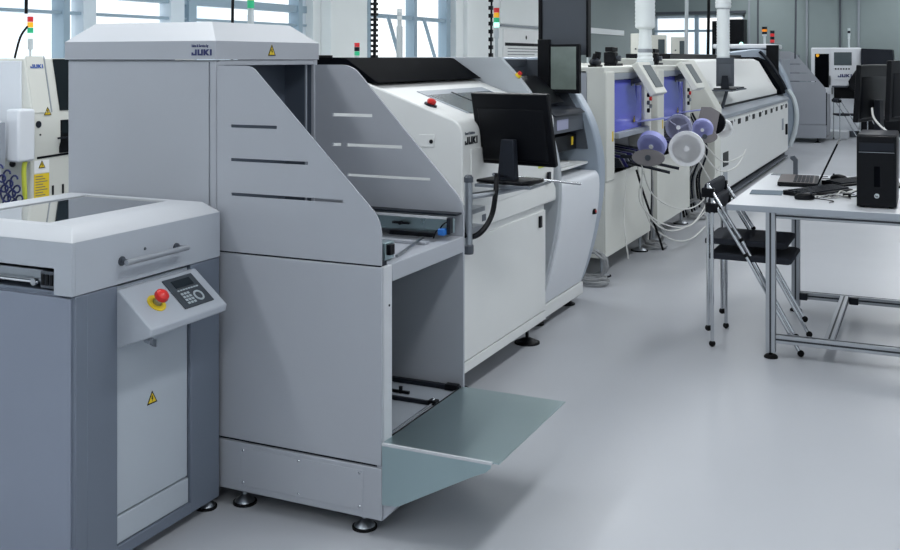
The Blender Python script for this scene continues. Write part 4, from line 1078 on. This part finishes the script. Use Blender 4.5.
# ------------------------------------------------------------------ cables from the ceiling, wall notice, dark rack
def cable(label, x, y, z0, r, m, grp=None, chain=False):
    g = G().tube([(x,y,z0),(x+.01,y,(z0+ZC)/2),(x,y,ZC)], r, 8)
    t = T('hanging_cable', label, 'cable', (x,y,z0), grp)
    t.part('cable', g, m)
    if chain:
        g = G(); z = z0
        while z < ZC-.05: g.box(x-r*1.7, x+r*1.7, y-r*1.7, y+r*1.7, z, z+.025); z += .05
        t.part('chain_links', g, 'black')
    t.part('ceiling_rose', G().cyl((x,y,ZC-.02),(x,y,ZC),.04), 'grey_mid')
cable('black cable hanging in front of the window above the loader hood', -4.6, 6.14, 1.462, .011, 'black')
cable('beaded black cable chain hanging left of the second window', -4.8, 8.62, 1.462, .016, 'black', None, True)
cable('thin black cable hanging down to the window machine stack light', -4.53, 4.19, 1.75, .009, 'black')
cable('beaded black cable chain beside the lit stack light on the inspection machine', -2.53, 6.06, 1.512, .007, 'black', None, True)
cable('slim grey cable hanging over the far end of the line', -2.0, 17.7, 1.505, .016, 'grey_dark')
cable('black cable hanging in front of the far window', -2.9, 15.06, 1.56, .022, 'black')
cable('pale grey conduit hanging in front of the far window', -3.0, 14.05, 1.56, .025, 'pipe')

t = T('wall_notice', 'white printed notice with a dark heading line on the pale wall', 'sign', (XL+.01, 14.4, 1.5))
b = t.part('board', G().box(XL, XL+.02, 13.6, 15.3, 1.45, 1.93), 'paper', bev=.003)
t.part('heading_bar', G().box(XL+.02, XL+.022, 13.65, 15.3, 1.69, 1.735), 'black_print', b)
g = G()
for q, w in enumerate((1.3, 1.5, 1.1, .9)): g.box(XL+.02, XL+.022, 13.75, 13.75+w, 1.645-q*.042, 1.655-q*.042)
t.part('text_lines', g, 'grey_print', b)
t.part('symbol', G().cyl((XL+.02,14.5,1.82),(XL+.022,14.5,1.82),.03), 'black_print', b)
t = T('wall_panel', 'pale framed panel on the wall above the printed notice', 'panel', (XL+.01, 14.3, 1.96))
t.part('panel', G().box(XL, XL+.015, 13.5, 15.3, 2.0, 2.9), 'wall_pale', bev=.004)
t.part('panel_edge', G().box(XL, XL+.03, 13.5, 15.4, 1.965, 1.99), 'grey_mid')
t = T('wall_cladding', 'grey panelled partition standing against the pale wall behind the line', 'partition', (XL+.2, 18.4, 0))
t.part('board', G().box(XL, XL+.1, 16.1, 20.9, 0, 3.25), 'wall_grey', bev=.01)
t.part('upper_plate', G().box(XL+.1, XL+.12, 17.2, 19.6, 1.95, 2.05), 'wall_pale')
def rack(label, x0, x1, y, z1):
    t = T('equipment_rack', label, 'rack', ((x0+x1)/2, y, 0), 'dark racks in front of the far window')
    t.part('cabinet', G().box(x0, x1, y, y+.4, 0, z1), 'black', bev=.01)
    g = G()
    for q in range(8): g.box(x0+.03, x1-.03, y-.008, y, .3+q*.2, .42+q*.2)
    t.part('shelf_fronts', g, 'charcoal')
    t.part('small_lamp', G().cyl((x1-.05,y-.02,z1-.5),(x1-.05,y,z1-.5),.035), 'lamp_on')
rack('dark rack left of the pale exhaust pipe in front of the far window', -4.06, -3.88, 21.5, 2.28)
rack('dark rack with small lamps right of the pale exhaust pipe', -3.71, -3.42, 21.5, 2.31)

# ------------------------------------------------------------------ work table, chairs and things on the table
def table():
    x0, x1, y0, y1, zt = -.935, 1.25, 5.345, 6.93, .765
    t = T('work_table', 'white-topped work table on an aluminium profile frame', 'table', ((x0+x1)/2, (y0+y1)/2, 0))
    t.part('tabletop', G().box(x0, x1, y0, y1, zt-.03, zt), 'tabletop', bev=.003)
    t.part('edge_band', G().box(x0-.001, x1+.001, y0-.003, y0, zt-.031, zt-.002), 'grey_mid')
    w = .046
    def bar(name, x0_, x1_, y0_, y1_, z0_, z1_, groove='y', parent=None):
        p = t.part(name, G().box(x0_, x1_, y0_, y1_, z0_, z1_), 'alu', parent, bev=.002)
        g = G(); e = .0012; k = .009
        dx, dy, dz = x1_-x0_, y1_-y0_, z1_-z0_; cx, cy, cz = (x0_+x1_)/2, (y0_+y1_)/2, (z0_+z1_)/2
        if dz > max(dx, dy):
            g.box(cx-k/2, cx+k/2, y0_-e, y1_+e, z0_, z1_).box(x0_-e, x1_+e, cy-k/2, cy+k/2, z0_, z1_)
        elif dx > dy:
            g.box(x0_, x1_, y0_-e, y1_+e, cz-k/2, cz+k/2).box(x0_, x1_, cy-k/2, cy+k/2, z0_-e, z1_+e)
        else:
            g.box(x0_-e, x1_+e, y0_, y1_, cz-k/2, cz+k/2).box(cx-k/2, cx+k/2, y0_, y1_, z0_-e, z1_+e)
        t.part('groove', g, 'alu_groove', p)
        return p
    for lx in (-.748, 1.05):
        for ly in (5.365, 6.43):
            bar('leg', lx, lx+w, ly, ly+w, .03, zt-.031)
            f = t.part('foot', G().lathe((lx+w/2, ly+w/2, 0), [(.034,0),(.034,.008),(.026,.016),(.009,.018),(.009,.034)]), 'rubber')
    bar('upper_rail', -.70, 1.05, 5.37, 5.37+.03, zt-.062, zt-.032)
    bar('upper_rail', -.70, 1.05, 6.44, 6.47, zt-.062, zt-.032)
    bar('side_rail', -.745, -.715, 5.412, 6.43, zt-.062, zt-.032)
    bar('side_rail', 1.055, 1.085, 5.412, 6.43, zt-.062, zt-.032)
    bar('lower_rail', -.70, 1.05, 5.37, 5.37+w, .078, .118)
    bar('lower_rail', -.70, 1.05, 6.43, 6.43+w, .078, .118)
    bar('cross_beam', -.475, -.475+w, 5.417, 6.43, .078, .118)
    for x in (-.475, .6): t.part('corner_bracket', G().box(x+.05, x+.10, 6.395, 6.43, .078, .118), 'charcoal', bev=.004)
    t.part('corner_bracket', G().box(-.70, -.655, 6.395, 6.43, .078, .118), 'charcoal', bev=.004)
table()

def make_chair(label, group):
    """local: backrest at x=0, seat towards +x, width along y 0..0.42"""
    t = T('stacking_chair', label, 'chair', (0,0,0), group)
    W = .40; r = .0095
    for y in (0, W):
        lg = t.part('leg', G().tube([(0,y,.03),(0,y,.775)], r, 8, False), 'chrome')
        t.part('leg_cap', G().ball((0,y,.017), .017), 'rubber', lg)
        lg = t.part('leg', G().tube([(.0,y,.76),(.17,y,.49),(.43,y,.03)], r, 8, False), 'chrome')
        t.part('leg_cap', G().ball((.44,y,.017), .017), 'rubber', lg)
        t.part('knob', G().ball((.17,y,.49), .013), 'rubber', lg)
    t.part('stretcher', G().tube([(.0,0,.455),(.0,W,.455)], r*.9, 8, False).tube([(.19,0,.455),(.19,W,.455)], r*.9, 8, False), 'chrome')
    P = [(-.02,.456),(.375,.453),(.392,.458),(.398,.468),(.392,.480),(.37,.485),(.0,.487),(-.02,.483)]
    t.part('seat', G().prism(P, 'y', .012, W-.012), 'seat_fabric', bev=.005)
    g = G().prism([(-.022,.69),(.012,.69),(.022,.73),(.018,.775),(-.018,.775),(-.03,.73)], 'y', .0, W)
    b = t.part('backrest', g, 'seat_fabric', bev=.012)
    t.part('back_clamp', G().box(-.035,.03,-.012,.03,.70,.75), 'black', b, bev=.006)
    t.part('back_clamp', G().box(-.035,.03,W-.03,W+.012,.70,.75), 'black', b, bev=.006)
    return t
c1 = make_chair('black chair with chrome legs at the left end of the table, lower of two stacked', None)
c1.o.location = (-1.03, 5.462, 0)
c2 = dup(c1.o, (-1.055, 5.485, .074), label='upper black chair nested on another chair left of the table')

def keyboard(label, loc, L, W_, rz, m='black'):
    t = T('keyboard', label, 'keyboard', (0,0,0))
    t.part('body', G().hexa([(-L/2,-W_/2,0),(L/2,-W_/2,0),(L/2,W_/2,0),(-L/2,W_/2,0),(-L/2,-W_/2,.012),(L/2,-W_/2,.012),(L/2,W_/2,.026),(-L/2,W_/2,.026)]), m, bev=.003)
    g = G()
    for r_ in range(5):
        y = -W_/2+.018+r_*(W_-.036)/5; z = .012+.014*(y+W_/2)/W_
        for k in range(int((L-.02)/.02)):
            x = -L/2+.012+k*.02; g.box(x, x+.016, y, y+.016, z, z+.008)
    t.part('keys', g, 'charcoal')
    t.o.location = loc; t.o.rotation_euler = (0,0,rz)
def mouse(label, loc, rz):
    t = T('computer_mouse', label, 'mouse', (0,0,0))
    g = G().ball((0,0,.012), .03, .95, 1.75, .85)
    bmesh.ops.bisect_plane(g.bm, geom=g.bm.verts[:]+g.bm.edges[:]+g.bm.faces[:], plane_co=(0,0,.001), plane_no=(0,0,-1), clear_outer=True)
    t.part('body', g, 'black')
    t.part('wheel', G().cyl((-.004,.03,.034),(.004,.03,.034),.006), 'grey_dark')
    t.part('cable', G().tube([(0,.05,.006),(.02,.1,.004),(.08,.13,.004),(.13,.1,.004)], .0025, 6), 'rubber')
    t.o.location = loc; t.o.rotation_euler = (0,0,rz)
ZT = .7655
keyboard('black full-size keyboard lying diagonally at the front of the table', (-.555, 5.99, ZT), .44, .145, math.radians(62))
keyboard('small dark keyboard partly behind the computer tower', (-.43, 6.50, ZT), .34, .14, math.radians(60))
mouse('black mouse at the front edge of the table beside the diagonal keyboard', (-.595, 5.68, ZT), math.radians(-75))
mouse('black mouse behind the laptop screen', (-.50, 6.66, ZT), math.radians(80))

def laptop():
    t = T('laptop', 'open laptop with brown-black deck and its thin screen seen edge-on', 'laptop', (-.70, 6.4, ZT))
    g = G().prism([(-.80,6.21),(-.578,6.22),(-.612,6.66),(-.835,6.65)], 'z', ZT+.004, ZT+.024)
    b = t.part('base', g, 'black', bev=.003)
    t.part('deck', G().prism([(-.797,6.215),(-.60,6.225),(-.632,6.655),(-.83,6.645)], 'z', ZT+.0238, ZT+.0252), 'wood_brown', b)
    g = G()
    for q in range(5):
        for k in range(13):
            x = -.715+q*.022; y = 6.25+k*.028; x -= (y-6.22)*.075; g.box(x, x+.017, y, y+.022, ZT+.0252, ZT+.028)
    t.part('keys', g, 'charcoal', b)
    a = Vector((-.584,6.225,ZT+.022)); c = Vector((-.602,6.655,ZT+.022)); up = Vector((.105,0,.235)); n = Vector((.009,0,-.004))
    t.part('screen_lid', G().hexa([a,a+n,c+n,c,a+up,a+n+up,c+n+up,c+up]), 'black', bev=.002)
    e = (c-a)*.04
    t.part('display', G().hexa([a+e-n*.1+up*.07, a+e+up*.07, c-e+up*.07, c-e-n*.1+up*.07, a+e-n*.1+up*.93, a+e+up*.93, c-e+up*.93, c-e-n*.1+up*.93]), 'lcd')
    for q in ((-.79,6.23),(-.6,6.24),(-.82,6.63),(-.63,6.64)): t.part('rubber_foot', G().cyl((q[0],q[1],ZT),(q[0],q[1],ZT+.006),.008,n=8), 'rubber')
laptop()
single('work_mat', G().prism([(-.890,5.78),(-.725,5.80),(-.737,5.99),(-.905,5.96)], 'z', ZT-.0003, ZT+.003), 'mat_blue', 'blue-grey flat pad near the left corner of the table top', 'pad', (-.81,5.88,ZT), bev=.0005)
t = T('metal_bracket', 'grey metal ruler with an upright bracket behind the laptop', 'bracket', (-.85, 6.82, ZT))
t.part('plate', G().prism([(-.915,6.80),(-.78,6.76),(-.765,6.86),(-.905,6.88)], 'z', ZT, ZT+.006), 'steel', bev=.001)
t.part('upright', G().prism([(-.782,ZT),(-.755,ZT),(-.755,ZT+.10),(-.775,ZT+.125),(-.80,ZT+.12),(-.80,ZT+.105),(-.782,ZT+.09)], 'y', 6.81, 6.84), 'grey_dark', bev=.002)
# tangle of cables between keyboard and tower
t = T('cable_tangle', 'tangled black and white cables on the table beside the computer tower', 'cables', (-.42, 5.9, ZT))
random.seed(3)
for k in range(7):
    P = [(-.56+random.random()*.08, 5.70+random.random()*.12, ZT+.005)]
    for q in range(5): P.append((P[-1][0]+random.uniform(-.02,.075), P[-1][1]+random.uniform(-.05,.10), ZT+random.uniform(.004,.03)))
    P[-1] = (P[-1][0], P[-1][1], ZT+.005)
    t.part('cable', G().tube(P, .0035, 6), ('rubber','wire_white','wire_grey')[k % 3])
t.part('plug', G().box(-.42,-.38,5.84,5.90,ZT,ZT+.022), 'black', bev=.003)

def pc_tower():
    x0, x1, y0, y1, z0, z1 = -.330, -.148, 5.49, 5.90, ZT+.006, 1.122
    t = T('computer_tower', 'black desktop computer tower standing on the table', 'computer', ((x0+x1)/2, (y0+y1)/2, ZT))
    t.part('case', G().box(x0, x1, y0+.014, y1, z0, z1), 'black', bev=.004)
    f = t.part('front_panel', G().box(x0, x1, y0, y0+.014, z0, z1-.002), 'black', bev=.005)
    t.part('drive_bay', G().box(x0+.012, x1-.012, y0-.002, y0, z1-.075, z1-.035), 'charcoal', f, bev=.001)
    t.part('bay_seam', G().box(x0+.01, x1-.01, y0-.0015, y0, z1-.083, z1-.081), 'grey_mid', f)
    t.part('port_strip', G().box(x0+.08, x0+.108, y0-.004, y0, z0+.10, z0+.20), 'black_gloss', f, bev=.002)
    t.part('round_badge', G().cyl((x0+.093,y0-.005,z0+.055),(x0+.093,y0,z0+.055),.0115), 'pipe', f)
    g = G(); text(g, 'hp', (x0+.0855, y0-.0055, z0+.050), (1,0,0), (0,0,1), .014, .0004)
    t.part('badge_lettering', g, 'black_print', f)
    t.part('top_panel', G().box(x0+.004, x1-.004, y0+.02, y1-.01, z1-.0005, z1+.004), 'charcoal', bev=.002)
    for x in (x0+.025, x1-.025):
        for y in (y0+.04, y1-.04): t.part('foot', G().cyl((x,y,ZT),(x,y,z0+.002),.012,n=10), 'rubber')
pc_tower()
flat_monitor('monitor', 'black monitor seen almost edge-on behind the computer tower', (-.30, 6.55, ZT), .48, .33, math.radians(74), .535, .06)
flat_monitor('monitor', 'second black monitor cut by the right edge of the photo', (-.10, 6.5, ZT), .50, .34, math.radians(66), .555, .04)
t = T('monitor_cable', 'pale grey cable drooping from the monitor behind the computer tower', 'cable', (-.27, 6.45, ZT))
t.part('cable', G().tube([(-.30,6.36,1.22),(-.29,6.33,1.17),(-.25,6.30,1.12),(-.18,6.27,1.07),(-.12,6.27,1.03),(-.06,6.28,.9),(-.05,6.29,ZT+.006)], .006), 'wire_white')
t.part('plug', G().tube([(-.19,6.272,1.078),(-.155,6.268,1.052)], .011, 8), 'pipe')

# small chairs far behind
def far_chair(label, loc, rz, s=1.):
    o = dup(c1.o, loc, rz, label=label); return o
far_chair('distant chrome-legged chair in front of the white test cabinet', (-1.50, 20.2, .0), math.radians(20))
far_chair('distant chrome-legged chair by the black hooded machine', (-1.12, 19.6, .0), math.radians(-15))

# ------------------------------------------------------------------ light
def area(x, y, z, sx, sy, w, col=(1,1,1), rot=(0,0,0)):
    l = bpy.data.lights.new('ceiling_lamp', 'AREA'); l.shape = 'RECTANGLE'; l.size = sx; l.size_y = sy; l.energy = w; l.color = col
    o = bpy.data.objects.new('ceiling_lamp', l); COL.objects.link(o); o.location = (x,y,z); o.rotation_euler = rot; return o
LC = (.96, .985, 1.0)
for y in (-1, 3.0, 7.0, 11.5, 16.0, 20.5):
    for x in (-3.2, -.2, 3.0):
        area(x, y, ZC-.04, .35, 2.4, 24 if x > 2 else 41, LC)
w = bpy.data.worlds.new('world'); sc.world = w; w.use_nodes = True; nt = w.node_tree
bg = nt.nodes['Background']
tc = nt.nodes.new('ShaderNodeTexCoord'); nz = nt.nodes.new('ShaderNodeTexNoise'); nz.inputs['Scale'].default_value = 7; nz.inputs['Detail'].default_value = 5
mx = nt.nodes.new('ShaderNodeMix'); mx.data_type = 'RGBA'
mx.inputs['A'].default_value = (.70, .84, .93, 1); mx.inputs['B'].default_value = (1, 1, 1, 1)
cr = nt.nodes.new('ShaderNodeMapRange'); cr.inputs['From Min'].default_value = .38; cr.inputs['From Max'].default_value = .52
nt.links.new(tc.outputs['Generated'], nz.inputs['Vector']); nt.links.new(nz.outputs['Fac'], cr.inputs['Value'])
nt.links.new(cr.outputs['Result'], mx.inputs['Factor']); nt.links.new(mx.outputs['Result'], bg.inputs['Color'])
bg.inputs['Strength'].default_value = 1.5
sc.view_settings.view_transform = 'Standard'
sc.view_settings.look = 'None'
sc.view_settings.exposure = 0
